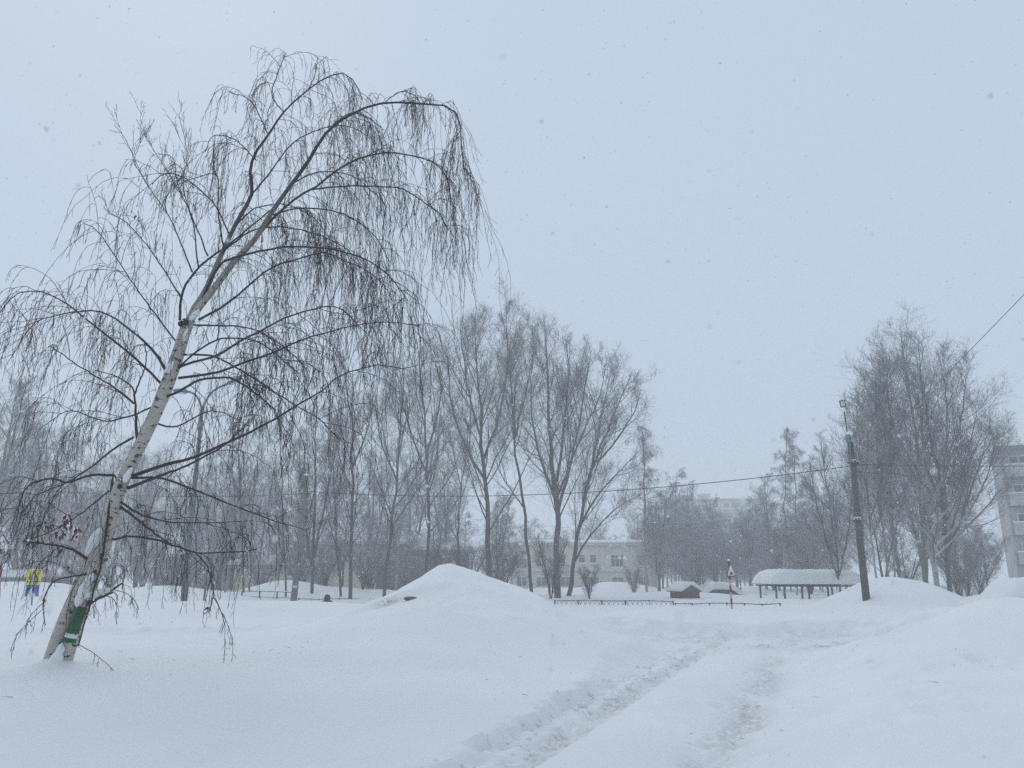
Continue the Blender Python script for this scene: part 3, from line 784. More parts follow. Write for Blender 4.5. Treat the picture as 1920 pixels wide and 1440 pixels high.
for i, px in enumerate((985, 1010, 1032, 1070, 1100, 1128, 1150, 1176, 1196, 1215)):
    put((PA1, PB2, PA2)[i % 3], 'birch_tree', px, random.uniform(955, 1000), random.uniform(128, 150), 'faint hazy tree rising behind the roof of the cream building', 'hazy trees behind the cream building', squash=1.3)
LL = 'hazy bare tree in the row far behind the leaning birch'
for i, (px, yt, d) in enumerate([(-40, 700, 62), (20, 760, 70), (70, 800, 66), (120, 780, 76), (165, 840, 70), (205, 800, 80), (250, 850, 74), (300, 830, 84), (345, 870, 78), (395, 840, 72), (430, 880, 80), (500, 850, 76), (560, 840, 84), (610, 860, 78), (690, 850, 80), (740, 860, 76), (770, 840, 86), (-90, 760, 58), (835, 880, 80), (940, 900, 82), (480, 930, 64), (520, 960, 66), (560, 940, 62), (605, 950, 68), (640, 930, 66), (685, 960, 64), (725, 950, 68), (765, 960, 62), (815, 950, 66), (870, 960, 64), (930, 940, 66), (960, 980, 64), (30, 900, 60), (90, 930, 58), (150, 920, 62), (230, 930, 64), (290, 950, 60), (360, 940, 62), (410, 930, 60)]):
    put((PA1, PB1, PA2, PB2)[i % 4], 'bare_tree', px, yt, d, LL, 'hazy trees behind the leaning birch', squash=1.1)
for i, (px, yt, d) in enumerate([(1690, 850, 64), (1740, 800, 66), (1590, 900, 60), (1625, 880, 62), (1800, 860, 64), (1840, 920, 60), (1660, 920, 60), (1780, 960, 58)]):
    put((PA1, PA2, PB1)[i % 3], 'bare_tree', px, yt, d, 'bare tree filling the back of the right-hand clump', 'trees at the back of the right clump', squash=1.25)
put(PS1, 'shrub', 1033, 1015, 44, 'dark leafless shrub growing at the foot of the broad fanning tree', None, cat='shrub')
put(PS2, 'shrub', 1105, 1068, 47, 'leafless shrub in front of the cream building, right of the leaning tree', None, cat='shrub')
put(PS1, 'shrub', 265, 1030, 50, 'bare round shrub behind the drift, left of the curved street lamp', None, cat='shrub')
put(PS2, 'shrub', 945, 1030, 52, 'bare shrub half hidden by the right slope of the snow peak', None, cat='shrub')
put(PS2, 'shrub', 1188, 1070, 60, 'bare shrub under the drooping birch by the cream building', None, cat='shrub')
for i, px in enumerate((490, 560, 610, 690, 760, 880, 925, 30, 100, 200, 310, 350)):
    put((PS1, PS2)[i % 2], 'shrub', px + random.uniform(-8, 8), random.uniform(1020, 1055), random.uniform(55, 66), 'leafless shrub in the thicket behind the low fences', 'shrubs of the thicket', cat='shrub', squash=1.3)
put(PS1, 'shrub', 1300, 1050, 62, 'bare shrub standing behind the small brick hut', None, cat='shrub')
put(PS1, 'shrub', 1520, 1000, 64, 'bare shrub seen right over the middle of the carport roof', None, cat='shrub')
put(PS2, 'shrub', 1815, 1040, 48, 'bare shrub at the right foot of the right-hand clump', None, cat='shrub')
for i, (px, yt, d) in enumerate([(1705, 1030, 56), (1800, 1010, 54), (1840, 1030, 55)]):
    put((PS1, PS2)[i % 2], 'shrub', px, yt, d, 'leafless undergrowth shrub among the trunks of the right-hand clump', 'undergrowth of the right clump', cat='shrub', squash=1.2)
put(PS2, 'shrub', 130, 1030, 54, 'bare shrub to the right of the yellow crossing sign', None, cat='shrub')
put(PS1, 'shrub', 680, 1040, 52, 'bare shrub between the straight trunk and the kinked trunk', None, cat='shrub')
put(PS2, 'shrub', 610, 1040, 54, 'bare snowy shrub behind the walking person', None, cat='shrub')

# ------------------------------------------------------------------ the leaning birch in front
BD = 11.0
BZ = ground_z(TREE.x, TREE.y)
birch = empty('birch_tree', (TREE.x, TREE.y, BZ), 'large leaning weeping birch with white trunk and green painted patch in the foreground', 'tree')
brng = np.random.default_rng(42)
PXM = BD * 1.04 / FPX                 # metres per photo pixel at the tree

def bpath(px, amp, n=22, y0=0.0, pw=1.2, jit=0.0):
    L = len(px)
    acc = [0.0]
    for a, b in zip(px[:-1], px[1:]): acc.append(acc[-1] + math.hypot(b[0] - a[0], b[1] - a[1]))
    pts = []
    for (x, y), s in zip(px, acc):
        f = s / acc[-1]
        w = at(x, y, BD + y0 + amp * f ** pw)
        pts.append((w.x - TREE.x, w.y - TREE.y, w.z - BZ))
    p, ln = resample(pts, n)
    if jit:
        p[1:] += brng.normal(0, jit, (n - 1, 3))
    return p, ln

def bobj(name, paths, mat, sides=9):
    a = Acc()
    for p, r in paths: a.add(p[None], np.asarray(r)[None], sides)
    return mesh_obj(name, a.mesh(name), mat, birch)

def wrad(w, n=22):
    w = np.asarray(w, float) / 2 * PXM
    return np.interp(np.linspace(0, 1, n), np.linspace(0, 1, len(w)), w)

# trunk: two stems from the snow that grow together, then two leaders
R_ST = [(106, 1285), (118, 1250), (140, 1182), (164, 1112), (186, 1050), (203, 990), (222, 922), (245, 870), (271, 818), (300, 755), (323, 695), (338, 650), (352, 600)]
L_ST = [(80, 1280), (94, 1245), (112, 1190), (135, 1132), (160, 1082), (188, 1020), (206, 970)]
pr_, _ = bpath(R_ST, 0.0, 40); pl_, _ = bpath(L_ST, 0.0, 26, y0=0.06)
rr_ = 0.86 * wrad([31, 28, 27, 27, 30, 30, 28, 26, 26, 27, 28, 26, 22], 40); rl_ = 0.9 * wrad([31, 28, 27, 25, 23, 20, 14], 26)
rr_ = rr_ * (1 + 0.05 * np.sin(np.arange(40) * 1.7) * brng.uniform(0, 1, 40))
bobj('trunk', [(pr_, rr_), (pl_, rl_)], M['birch'], 14)

LEAD = [
 # (control pixels, widths px, depth travel, style)
 ([(346, 625), (360, 585), (385, 545), (412, 484), (442, 420), (472, 364), (469, 319), (480, 285), (502, 255), (532, 210), (577, 169), (611, 146), (645, 137), (667, 157), (679, 187)], [15, 12, 10, 8, 6, 4, 3, 2], 0.4),
 ([(350, 625), (362, 592), (405, 536), (442, 487), (480, 446), (510, 397), (547, 345), (577, 304), (604, 259), (630, 232), (675, 206), (720, 193), (765, 193), (817, 197), (847, 202), (862, 232), (866, 285), (874, 340)], [17, 14, 12, 9, 7, 5, 4, 3, 2], -0.6),
]
LIMBS = [
 ([(472, 364), (510, 319), (540, 277), (570, 255), (622, 236), (664, 240), (690, 256)], [6, 2], 0.8),
 ([(480, 446), (517, 405), (562, 367), (589, 352), (652, 307), (716, 287), (765, 290), (817, 307), (840, 341), (846, 385)], [9, 6, 4, 2], -1.4),
 ([(585, 355), (649, 349), (705, 350), (754, 354), (795, 379), (825, 401), (838, 430)], [6, 4, 2], -1.0),
 ([(380, 560), (412, 497), (465, 476), (517, 465), (574, 463), (630, 469), (679, 484), (712, 502), (742, 532), (765, 564)], [8, 6, 4, 2], -2.0),
 ([(372, 600), (431, 566), (502, 506), (555, 487), (611, 474), (649, 491), (679, 502), (716, 529), (736, 566)], [8, 6, 4, 2], 1.5),
 ([(337, 600), (341, 551), (360, 517), (390, 487), (435, 454), (480, 416), (517, 386)], [9, 7, 4], 0.6),
 ([(240, 896), (300, 874), (360, 859), (412, 836), (461, 814), (525, 780), (562, 757), (600, 735), (637, 705), (675, 692), (712, 684), (760, 692)], [13, 9, 7, 5, 3, 2], -1.2),
 ([(240, 915), (300, 892), (356, 870), (412, 840), (461, 799)], [11, 7, 5, 3], -0.9),
 ([(334, 709), (405, 699), (450, 682), (506, 664), (555, 641), (619, 622), (675, 609), (720, 604), (790, 610)], [9, 7, 5, 3, 2], 1.6),
 ([(326, 694), (360, 679), (405, 667), (450, 641), (506, 611), (555, 589), (622, 574), (652, 589), (676, 613)], [8, 6, 4, 2], -1.7),
 ([(360, 609), (412, 611), (469, 615), (525, 645), (570, 684)], [6, 4, 2], 1.2),
 ([(345, 665), (397, 667), (450, 694), (502, 727), (555, 761), (600, 787), (637, 826)], [7, 5, 3, 2], -1.6),
 ([(307, 746), (337, 733), (375, 712), (431, 709), (469, 731), (517, 769)], [8, 6, 3], -1.9),
 ([(247, 896), (300, 896), (356, 915), (412, 937), (469, 960), (525, 980), (574, 994)], [8, 6, 4, 2], 1.4),
 ([(222, 938), (262, 964), (319, 979), (370, 980), (424, 979)], [7, 4, 2], -1.2),
 ([(225, 950), (265, 980), (300, 1007), (322, 1022)], [8, 6, 3], -0.8),
 ([(208, 1012), (250, 1006), (300, 1014), (337, 1027), (370, 1036), (425, 1036), (480, 1031)], [7, 6, 4, 3], -1.0),
 ([(366, 1035), (390, 1065), (400, 1110), (392, 1148)], [4, 2], -1.2),
 ([(308, 725), (262, 679), (210, 637), (169, 604), (131, 574), (101, 555), (67, 546), (30, 551), (0, 587)], [9, 7, 5, 3, 2], -1.0),
 ([(316, 705), (289, 660), (259, 630), (225, 604), (191, 585), (157, 583), (105, 591), (67, 604), (45, 630), (22, 670)], [10, 7, 5, 3, 2], 1.2),
 ([(259, 836), (255, 795), (251, 735), (225, 709), (180, 694)], [10, 7, 4, 2], -0.6),
 ([(251, 757), (210, 724), (165, 697), (131, 675), (94, 649)], [6, 4, 2], -1.5),
 ([(252, 740), (274, 679), (270, 640)], [5, 2], -0.3),
 ([(250, 820), (210, 844), (169, 877), (127, 904), (67, 930), (37, 970)], [7, 5, 3, 2], 1.3),
 ([(214, 891), (169, 891), (124, 905), (101, 896), (60, 907), (41, 930), (30, 978)], [8, 6, 4, 2], -1.6),
 ([(228, 915), (213, 889), (208, 930), (202, 975), (195, 1030), (185, 1075), (172, 1120), (158, 1170), (147, 1212)], [8, 9, 7, 6, 5, 4, 3], -0.45),
 ([(205, 920), (150, 964), (94, 997), (64, 1009)], [5, 3, 2], -1.3),
 ([(163, 1048), (135, 1030), (100, 1022), (45, 1015)], [9, 6, 3], -0.7),
 ([(160, 1136), (185, 1122), (212, 1111)], [10, 8, 5], -0.3),
 ([(196, 1112), (212, 1104), (229, 1094)], [9, 7, 4], -0.25),
 ([(180, 1075), (140, 1080), (107, 1087), (92, 1102), (81, 1130), (85, 1172)], [5, 3, 2], -0.8),
 ([(360, 510), (330, 435), (307, 390), (270, 337), (236, 262), (212, 234)], [5, 2, 0.8], -0.7),
 ([(372, 500), (356, 397), (304, 307), (270, 250), (255, 223)], [5, 2, 0.8], 0.7),
 ([(420, 470), (409, 400), (407, 330), (370, 333), (335, 345)], [6, 4, 2], 0.5),
 ([(390, 480), (345, 360), (351, 292), (336, 216)], [5, 2, 0.8], -1.0),
 ([(330, 640), (270, 560), (215, 480), (180, 430), (160, 420)], [5, 3, 2], -1.1),
 ([(340, 560), (290, 480), (240, 420), (205, 400)], [5, 3, 2], 1.2),
 ([(430, 440), (400, 380), (340, 330), (300, 330), (285, 345)], [5, 3, 2], -1.2),
 ([(532, 210), (510, 180), (520, 140), (536, 98)], [4, 2], 0.2),
 ([(502, 250), (470, 190), (430, 172)], [4, 2], -0.4),
 ([(577, 169), (590, 140), (596, 108)], [3, 2], -0.4),
 ([(480, 300), (440, 262), (400, 255), (385, 285)], [4, 2], 0.9),
 ([(600, 262), (650, 215), (690, 220), (715, 240)], [4, 2], 0.8),
 ([(720, 193), (750, 172), (775, 178), (792, 198)], [3, 2], -0.6),
 ([(300, 755), (270, 770), (200, 790), (130, 770), (80, 800)], [6, 4, 2], 2.6),
 ([(285, 790), (330, 800), (400, 770), (470, 800)], [6, 4, 2], 2.8),
 ([(420, 470), (480, 430), (560, 430), (640, 460), (680, 500)], [6, 4, 2], 2.6),
 ([(330, 690), (400, 640), (480, 640), (560, 700)], [6, 4, 2], -2.8),
 ([(505, 405), (560, 390), (640, 400), (700, 440), (730, 490)], [5, 4, 2], 1.8),
 ([(440, 425), (480, 390), (540, 385), (590, 410), (620, 450)], [5, 3, 2], 1.4),
 ([(547, 345), (600, 322), (660, 330), (705, 365)], [5, 3, 2], 1.3),
]
polys, lens_, styles = [], [], []
for px, w, amp in LEAD:
    p, ln = bpath(px, amp, 30)
    bobj('leader', [(p, 0.85 * wrad(w, 30))], M['birch'], 9)
    q, _ = resample(p[10:], 22); polys.append((q, wrad([8, 2]), ln * 0.66))
for px, w, amp in LIMBS:
    p, ln = bpath(px, amp, 22, jit=0.004)
    w = [0.56 * x_ + 0.35 for x_ in w]
    bobj('limb', [(p, wrad(w))], M['limb'], 6)
    polys.append((p, wrad(w), ln))

# drooping branchlets, hanging twigs and side shoots
tw = Acc()
def side(poly, rad, ln, n, a0=0.5, a1=1.2, t0=0.12, t1=1.0):
    return spawn(brng, poly[None], rad[None], n, t0, t1, a0, a1)
hangS, hangD, hangL = [], [], []
for idx, (p, rd, ln) in enumerate(polys):
    upw = p[-1, 2] - p[0, 2]
    whip = (p[-1, 0] - p[0, 0] < 0.2) and upw > 1.4            # the upright shoots on the left
    thin_ = 0.4 if p[:, 2].mean() < 1.7 else 0.5 if p[:, 2].mean() < 2.8 else (0.6 if p[:, 2].mean() < 4.2 else 1.0)
    topz = p[:, 2].mean() > 6.6
    if whip: thin_ *= 0.6
    n = max(3, int(ln / 0.17 * thin_))
    st, dr, t, rr, _ = side(p, rd, ln, n)
    dr = unit(dr + UP * (0.5 if whip else -0.1 if topz else 0.15))
    L2 = brng.uniform(0.35, 1.0, n) * (0.8 if ln < 1.2 else 1.0) * (0.5 if whip else 0.6 if topz else 1.0)
    tro = (lambda f: 0.10) if whip else (lambda f: 0.05 - 0.30 * f)
    q, qr = grow(brng, st, dr, L2, np.minimum(rr * 0.7, 0.0050), 9, 0.10, tro, 0.5)
    tw.add(q, qr, 4)
    m = 3 if whip else 5
    lf = 1.6 if (p[-1, 0] > 3.7 and p[:, 2].mean() > 4.6) else 0.9 if p[-1, 0] > 2.5 else 1.0
    s3, d3, t3, r3, k3 = spawn(brng, q, qr, m, 0.25, 1.0, 0.4, 1.0)
    hangS.append(s3); hangD.append(d3 + (UP * 0.5 if whip else 0)); hangL.append((brng.uniform(0.15, 0.45, len(t3)) if whip else lf * brng.gamma(2.2, 0.27, len(t3)).clip(0.15, 1.8)) * (-1 if whip else 1))
    # straight from the limb's outer part
    m2 = max(2, int(ln / 0.19 * thin_))
    s3, d3, t3, r3, k3 = side(p, rd, ln, m2, 0.6, 1.3, 0.3, 1.0)
    hangS.append(s3); hangD.append(d3 + (UP * 0.5 if whip else 0)); hangL.append((brng.uniform(0.2, 0.5, m2) if whip else lf * brng.gamma(3.0, 0.23, m2).clip(0.3, 1.7)) * (-1 if whip else 1))
hangS, hangD, hangL = map(np.concatenate, (hangS, hangD, hangL))
isw = hangL < 0
for msk, tro, wn in ((~isw, lambda f: -0.55, 0.15), (isw, lambda f: 0.06, 0.10)):
    S3, D3, L3 = hangS[msk], hangD[msk], np.abs(hangL[msk])
    low = (S3[:, 2] - 0.35 - brng.uniform(0, 0.5, len(S3)))
    L3 = np.minimum(L3, np.maximum(low, 0.12))
    q, qr = grow(brng, S3, D3, L3, np.full(len(S3), 0.0033), 10, wn, tro, 0.7)
    tw.add(q, qr, 3)
    s4, d4, t4, r4, k4 = spawn(brng, q, qr, 4, 0.15, 1.0, 0.35, 0.9)
    L4 = brng.uniform(0.04, 0.17, len(t4)) * np.clip(L3[k4] / 0.6, 0.5, 1.6)
    q4, qr4 = grow(brng, s4, d4, L4, np.full(len(t4), 0.0026), 3, 0.16, (lambda f: -0.25) if tro(0) < 0 else 0.03, 0.8)
    tw.add(q4, qr4, 3)
two = mesh_obj('twigs', tw.mesh('twigs'), M['twig'], birch)
tag(two, kind='stuff')

# dead leaves that still hang on the low left side, a few higher up
leaf_me = []
for k in range(3):
    b = MB()
    n = 7; L = 0.058; W = 0.017
    top = [(0, 0, 0)]
    for i in range(1, n):
        f = i / (n - 1); w = W * math.sin(math.pi * min(1, f * 1.05 + 0.04)) * (1 - 0.25 * f)
        yb = 0.012 * math.sin(f * 3 + k)
        b.v += [(-w, yb, -L * f), (0, yb - 0.006, -L * f), (w, yb + 0.003 * k, -L * f)]
    b.v = [(0, 0, 0)] + b.v
    for i in range(n - 2):
        a0 = 1 + i * 3
        b.f += [(a0, a0 + 1, a0 + 4, a0 + 3), (a0 + 1, a0 + 2, a0 + 5, a0 + 4)]
    b.f += [(0, 2, 1), (0, 3, 2)]
    me = bpy.data.meshes.new('leaf'); me.from_pydata(b.v, [], b.f); me.materials.append(M['leaf']); leaf_me.append(me)
spots = []
for cx, cy, sx, sy, n in [(122, 975, 7, 16, 22), (140, 995, 6, 10, 12), (112, 998, 6, 8, 8), (92, 983, 10, 8, 7), (62, 1012, 8, 9, 7), (112, 1030, 6, 12, 7), (128, 1060, 3, 8, 4), (68, 995, 3, 8, 3), (165, 970, 3, 10, 3), (73, 725, 2, 2, 1), (600, 412, 2, 2, 1), (259, 404, 2, 2, 1), (762, 544, 2, 2, 1), (838, 335, 2, 2, 1), (390, 1143, 3, 4, 2), (82, 1120, 2, 4, 2)]:
    for _ in range(n): spots.append((random.gauss(cx, sx), random.gauss(cy, sy)))
for k, (x, y) in enumerate(spots):
    w = at(x, y, BD - 0.5 + random.gauss(0, 0.12))
    o = bpy.data.objects.new('leaf', leaf_me[k % 3])
    o.location = (w.x - TREE.x, w.y - TREE.y, w.z - BZ)
    o.rotation_euler = (random.gauss(0, 0.35), random.gauss(0, 0.35), random.uniform(0, 6.28))
    s = random.uniform(0.8, 1.5); o.scale = (s, s, s)
    link(o, birch)

# bark knots on the trunk
for x, y, w in [(347, 604, 13), (338, 607, 10), (225, 912, 9), (229, 900, 7), (303, 775, 4), (257, 853, 4), (322, 713, 5), (190, 1045, 6), (178, 1072, 6)]:
    p = at(x, y, BD - 0.12)
    b = bmesh.new(); bmesh.ops.create_icosphere(b, subdivisions=2, radius=w / 2 * PXM)
    for v in b.verts: v.co *= 1 + random.uniform(-0.25, 0.25)
    me = bpy.data.meshes.new('knot'); b.to_mesh(me); b.free()
    for pl in me.polygons: pl.use_smooth = True
    mesh_obj('knot', me, M['limb'], birch, (p.x - TREE.x, p.y - TREE.y, p.z - BZ))

# painted patch on the right stem: curved shells hugging the bark on the camera side
def shell(name, f0, f1, mat, off, a0=-1.0, a1=1.0, rag=0.0):
    n, m = 14, 12
    vs_, fs_ = [], []
    for i in range(n):
        f = f0 + (f1 - f0) * i / (n - 1)
        g = f * (len(pr_) - 1); k = int(g); w = g - k
        c = pr_[k] * (1 - w) + pr_[k + 1] * w; T = unit(pr_[k + 1] - pr_[k]); r = rr_[k] * (1 - w) + rr_[k + 1] * w + off
        fr = unit(np.array([0.03, -1, 0.0]) - T * (np.array([0.03, -1, 0.0]) @ T)); sd = np.cross(T, fr)
        for j in range(m):
            a = a0 + (a1 - a0) * j / (m - 1)
            e = (rag * noise(np.array([j * 0.9]), np.array([f0 * 50]))[0]) * (1 if i in (0,) else 0)
            vs_.append(tuple(c + (fr * math.cos(a) + sd * math.sin(a)) * r + T * e))
    for i in range(n - 1):
        for j in range(m - 1):
            q = i * m + j; fs_.append((q, q + 1, q + m + 1, q + m))
    b = MB(); b.v, b.f = vs_, fs_
    o = b.build(name, mat, birch, True)
    sol = o.modifiers.new('thickness', 'SOLIDIFY'); sol.thickness = 0.004; sol.offset = -1
    return o
def frac_y(py):
    zt = at(0, py, BD).z - BZ
    return float(np.interp(zt, pr_[:, 2], np.linspace(0, 1, len(pr_))))
shell('paint_patch', frac_y(1186), frac_y(1137), M['green'], 0.006, -1.1, 1.1, 0.03)
shell('paint_band', frac_y(1195), frac_y(1187), M['white'], 0.005, -1.1, 1.1)
shell('paint_patch', frac_y(1203), frac_y(1195.5), M['green'], 0.006, -1.1, 1.1, 0.03)

# snow lodged on the upper (left) side of the trunk and in the fork
def snow_lump(pts, radii, seed, parent, base=(0, 0, 0), mat='snow'):
    rng = np.random.default_rng(seed)
    P = np.array([(p.x - base[0], p.y - base[1], p.z - base[2]) for p in pts])
    q, _ = resample(P, 12)
    r = np.interp(np.linspace(0, 1, 12), np.linspace(0, 1, len(radii)), radii) * (1 + 0.12 * rng.normal(0, 1, 12))
    r[0] *= 0.2; r[-1] *= 0.2
    a = Acc(); a.add(q[None], np.abs(r)[None], 10)
    me = a.mesh('snow_cap')
    v = np.empty(len(me.vertices) * 3, np.float32); me.vertices.foreach_get('co', v); v = v.reshape(-1, 3)
    v += rng.normal(0, np.mean(radii) * 0.07, v.shape); me.vertices.foreach_set('co', v.ravel())
    o = mesh_obj('snow_cap', me, M[mat], parent)
    ss = o.modifiers.new('smooth', 'SUBSURF'); ss.levels = 1; ss.render_levels = 1
    return o
BB = (TREE.x, TREE.y, BZ)
for k, (pp, ww) in enumerate([
    ([(160, 1042), (172, 1022), (183, 1003), (190, 988)], [3, 9, 9, 4]),
    ([(143, 1138), (155, 1112), (165, 1090), (176, 1074)], [6, 10, 8, 4]),
    ([(157, 1120), (175, 1116), (196, 1108), (212, 1103)], [9, 8, 7, 3]),
    ([(96, 1258), (104, 1240), (112, 1222), (118, 1206)], [16, 11, 7, 3]),
    ([(232, 905), (240, 890), (248, 876)], [5, 6, 3]),
    ([(312, 700), (318, 688), (325, 678)], [5, 7, 3]),
    ([(355, 600), (366, 590), (374, 580)], [4, 6, 3]),
    ([(344, 640), (349, 625), (352, 612)], [3, 4, 2])]):
    snow_lump([at(x, y, BD - 0.13) for x, y in pp], [w * PXM for w in ww], 60 + k, birch, BB)

# ------------------------------------------------------------------ buildings
def win(parent, x, z, w, h, y, mull=2, cross=True, frame='white', sill=True, pane='glass'):
    """window on a wall that faces -y in the building's frame"""
    p = MB().box((x, y - 0.03, z), (w, 0.06, h)).build('window', M[pane], parent)
    t = 0.09
    f = MB()
    f.box((x - w / 2, y - 0.05, z), (t, 0.12, h + t)).box((x + w / 2, y - 0.05, z), (t, 0.12, h + t))
    f.box((x, y - 0.052, z + h / 2), (w - t, 0.12, t)).box((x, y - 0.052, z - h / 2), (w - t, 0.12, t))
    for k in range(1, mull):
        f.box((x - w / 2 + w * k / mull, y - 0.048, z), (t * 0.8, 0.11, h - t))
    if cross: f.box((x, y - 0.054, z + h * 0.2), (w - t, 0.11, t * 0.7))
    f.build('frame', M[frame], p)
    if sill: MB().box((x, y - 0.16, z - h / 2 - 0.1), (w + 0.3, 0.3, 0.14)).build('snowy_sill', M['snow'], p, bevel=0.03)
    return p

def snow_slab(parent, x0, x1, y0, y1, z, th, name='roof_snow', seed=0, nx=24, nyy=8):
    """uneven rounded slab of snow"""
    rng = np.random.default_rng(seed)
    vs_, fs_ = [], []
    for j in range(nyy + 1):
        for i in range(nx + 1):
            u, v = i / nx, j / nyy
            e = min(1, min(u, 1 - u) * nx / 2.0, min(v, 1 - v) * nyy / 2.0) if min(u, 1 - u, v, 1 - v) > 0 else 0
            hh = th * (0.35 + 0.65 * math.sqrt(e)) + rng.normal(0, th * 0.06)
            if e == 0: hh = th * 0.25
            vs_.append((x0 + (x1 - x0) * u, y0 + (y1 - y0) * v, z + hh))
    for i_ in range(len(vs_)): pass
    n0 = len(vs_)
    vs_ += [(a, b, z) for a, b, c in vs_]
    w = nx + 1
    for j in range(nyy):
        for i in range(nx):
            q = j * w + i
            fs_.append((q, q + 1, q + w + 1, q + w)); fs_.append((q + n0, q + w + n0, q + w + 1 + n0, q + 1 + n0))
    for i in range(nx):
        fs_.append((i, i + n0, i + 1 + n0, i + 1)); q = nyy * w + i; fs_.append((q, q + 1, q + 1 + n0, q + n0))
    for j in range(nyy):
        q = j * w; fs_.append((q, q + w, q + w + n0, q + n0)); q = j * w + nx; fs_.append((q, q + n0, q + w + n0, q + w))
    b = MB(); b.v, b.f = vs_, fs_
    return b.build(name, M['snow'], parent, True)

def pt(px, py, d): return at(px, py, d)

# cream two-storey building
D1 = 110.0
c0 = at(955, 1100, D1); c1 = at(1232, 1100, D1)
zb = ground_z((c0.x + c1.x) / 2, D1); ztop = at(1100, 1022, D1).z - zb
cream = empty('cream_building', ((c0.x + c1.x) / 2, D1, zb), 'cream two-storey building with snowy flat roof and arched hood over a window', 'building')
wd = c1.x - c0.x; ox = (c0.x + c1.x) / 2
MB().box((0, 6, ztop / 2 - 0.5), (wd, 12, ztop + 1.0)).build('wall', M['cream'], cream)
zl = at(1100, 1067, D1).z - zb
MB().box((0, -0.12, zl - 0.15), (wd + 0.1, 0.35, 0.3)).build('ledge', M['creamtrim'], cream)
MB().box((0, -0.14, zl + 0.07), (wd + 0.06, 0.34, 0.13)).build('ledge_snow', M['snow'], cream, bevel=0.03)
MB().box((0, 5.9, ztop + 0.12), (wd + 0.9, 12.9, 0.28)).build('cornice', M['creamtrim'], cream)
snow_slab(cream, -wd / 2 - 0.5, wd / 2 + 0.5, -0.7, 12.2, ztop + 0.27, 0.55, seed=2)
def cx_(px): return at(px, 1050, D1).x - ox
def cz_(py): return at(1100, py, D1).z - zb
for px, ya, yb, w, mu in [(1157, 1040, 1063, 1.75, 3), (1091, 1040, 1055, 0.9, 1), (1112, 1040, 1055, 0.9, 1), (1205, 1041, 1060, 1.5, 2), (1050, 1041, 1062, 1.5, 2), (1015, 1041, 1062, 1.5, 2), (978, 1048, 1066, 1.4, 2),
                          (1157, 1082, 1101, 1.7, 2), (1112, 1082, 1100, 1.5, 2), (1205, 1082, 1100, 1.5, 2), (1060, 1082, 1100, 1.5, 2), (1015, 1082, 1100, 1.5, 2), (978, 1082, 1100, 1.4, 2)]:
    za, zc = cz_(ya), cz_(yb)
    win(cream, cx_(px), (za + zc) / 2, w, za - zc, -0.0, mu)
arch = []
for k in range(13):
    a = math.pi * k / 12
    arch.append((math.cos(a) * 1.45, math.sin(a) * 0.75))
inner = [(x * 0.86, z * 0.80) for x, z in reversed(arch)]
hood = MB().prism([(x + cx_(1157), z + cz_(1032)) for x, z in arch + inner], -0.45, 0.1).build('arched_hood', M['creamtrim'], cream)
MB().prism([(x * 1.06 + cx_(1157), z * 1.28 + cz_(1032)) for x, z in arch] + [(x * 1.005 + cx_(1157), z * 1.01 + cz_(1032)) for x, z in reversed(arch)], -0.5, 0.1).build('hood_snow', M['snow'], hood)
for px in (965, 1035, 1130, 1184, 1226):
    MB().box((cx_(px), -0.06, ztop / 2), (0.5, 0.16, ztop - 0.3)).build('pilaster', M['creamtrim'], cream)

# low grey sided house with hipped snowy roof, left of the peak
def hip_house(name, px0, px1, ye, yr, d, wallm, label, depth=9.0, winpx=(), over=0.6, wy=None):
    a, b = at(px0, 1090, d), at(px1, 1090, d)
    cx = (a.x + b.x) / 2; w = b.x - a.x
    z0 = ground_z(cx, d); he = at(px0, ye, d).z - z0; hr = at(px0, yr, d + depth / 2).z - z0
    o = empty(name, (cx, d, z0), label, 'building')
    MB().box((0, depth / 2, he / 2 - 0.5), (w, depth, he + 1.0)).build('wall', M[wallm], o)
    def hip(z_e, z_r, ov, th):
        x0, x1, y0, y1 = -w / 2 - ov, w / 2 + ov, -ov, depth + ov
        ins = min(depth / 2 + ov, (x1 - x0) * 0.42)
        V = [(x0, y0, z_e), (x1, y0, z_e), (x1, y1, z_e), (x0, y1, z_e), (x0 + ins, depth / 2, z_r), (x1 - ins, depth / 2, z_r)]
        V += [(x, y, z + th) for x, y, z in V]
        F = [(3, 2, 1, 0), (6, 7, 11, 10), (7, 8, 11), (8, 9, 10, 11), (9, 6, 10), (0, 1, 7, 6), (1, 2, 8, 7), (2, 3, 9, 8), (3, 0, 6, 9)]
        m = MB(); m.add(V, F); return m
    rf = hip(he, hr, over, 0.12).build('roof', M['tin'], o)
    hip(he + 0.135, hr + 0.14, over + 0.12, 0.32).build('roof_snow', M['snow'], rf, bevel=0.07)
    for px, ya, yb, ww in winpx:
        q = at(px, ya, d); q2 = at(px, yb, d)
        win(o, q.x - cx, (q.z + q2.z) / 2 - z0, ww, q.z - q2.z, 0.0, 2)
    return o
hip_house('sided_house', 705, 805, 1024, 1004, 82, 'siding', 'grey horizontally sided house under a snowy roof left of the snow peak', 10, [(735, 1045, 1062, 1.1), (772, 1045, 1062, 1.1)])
hip_house('low_annex', 786, 872, 1034, 1016, 78, 'siding', 'lower dark annex with snowy roof right behind the snow peak', 7)
hip_house('yellow_house', 438, 572, 1062, 1042, 76, 'cream', 'low yellow walled house with snowy roof behind the two thin trunks', 8, [(505, 1068, 1080, 1.2), (550, 1068, 1080, 1.2)])
hip_house('arched_house', 510, 705, 1022, 1006, 96, 'cream', 'wide pale house behind the leaning concrete pole and forked trees', 10, [(540, 1030, 1044, 1.4), (600, 1030, 1046, 1.6), (660, 1030, 1046, 1.6)])
hip_house('long_shed', 285, 448, 1047, 1038, 84, 'panel', 'long low grey shed behind the curved street lamp', 7)
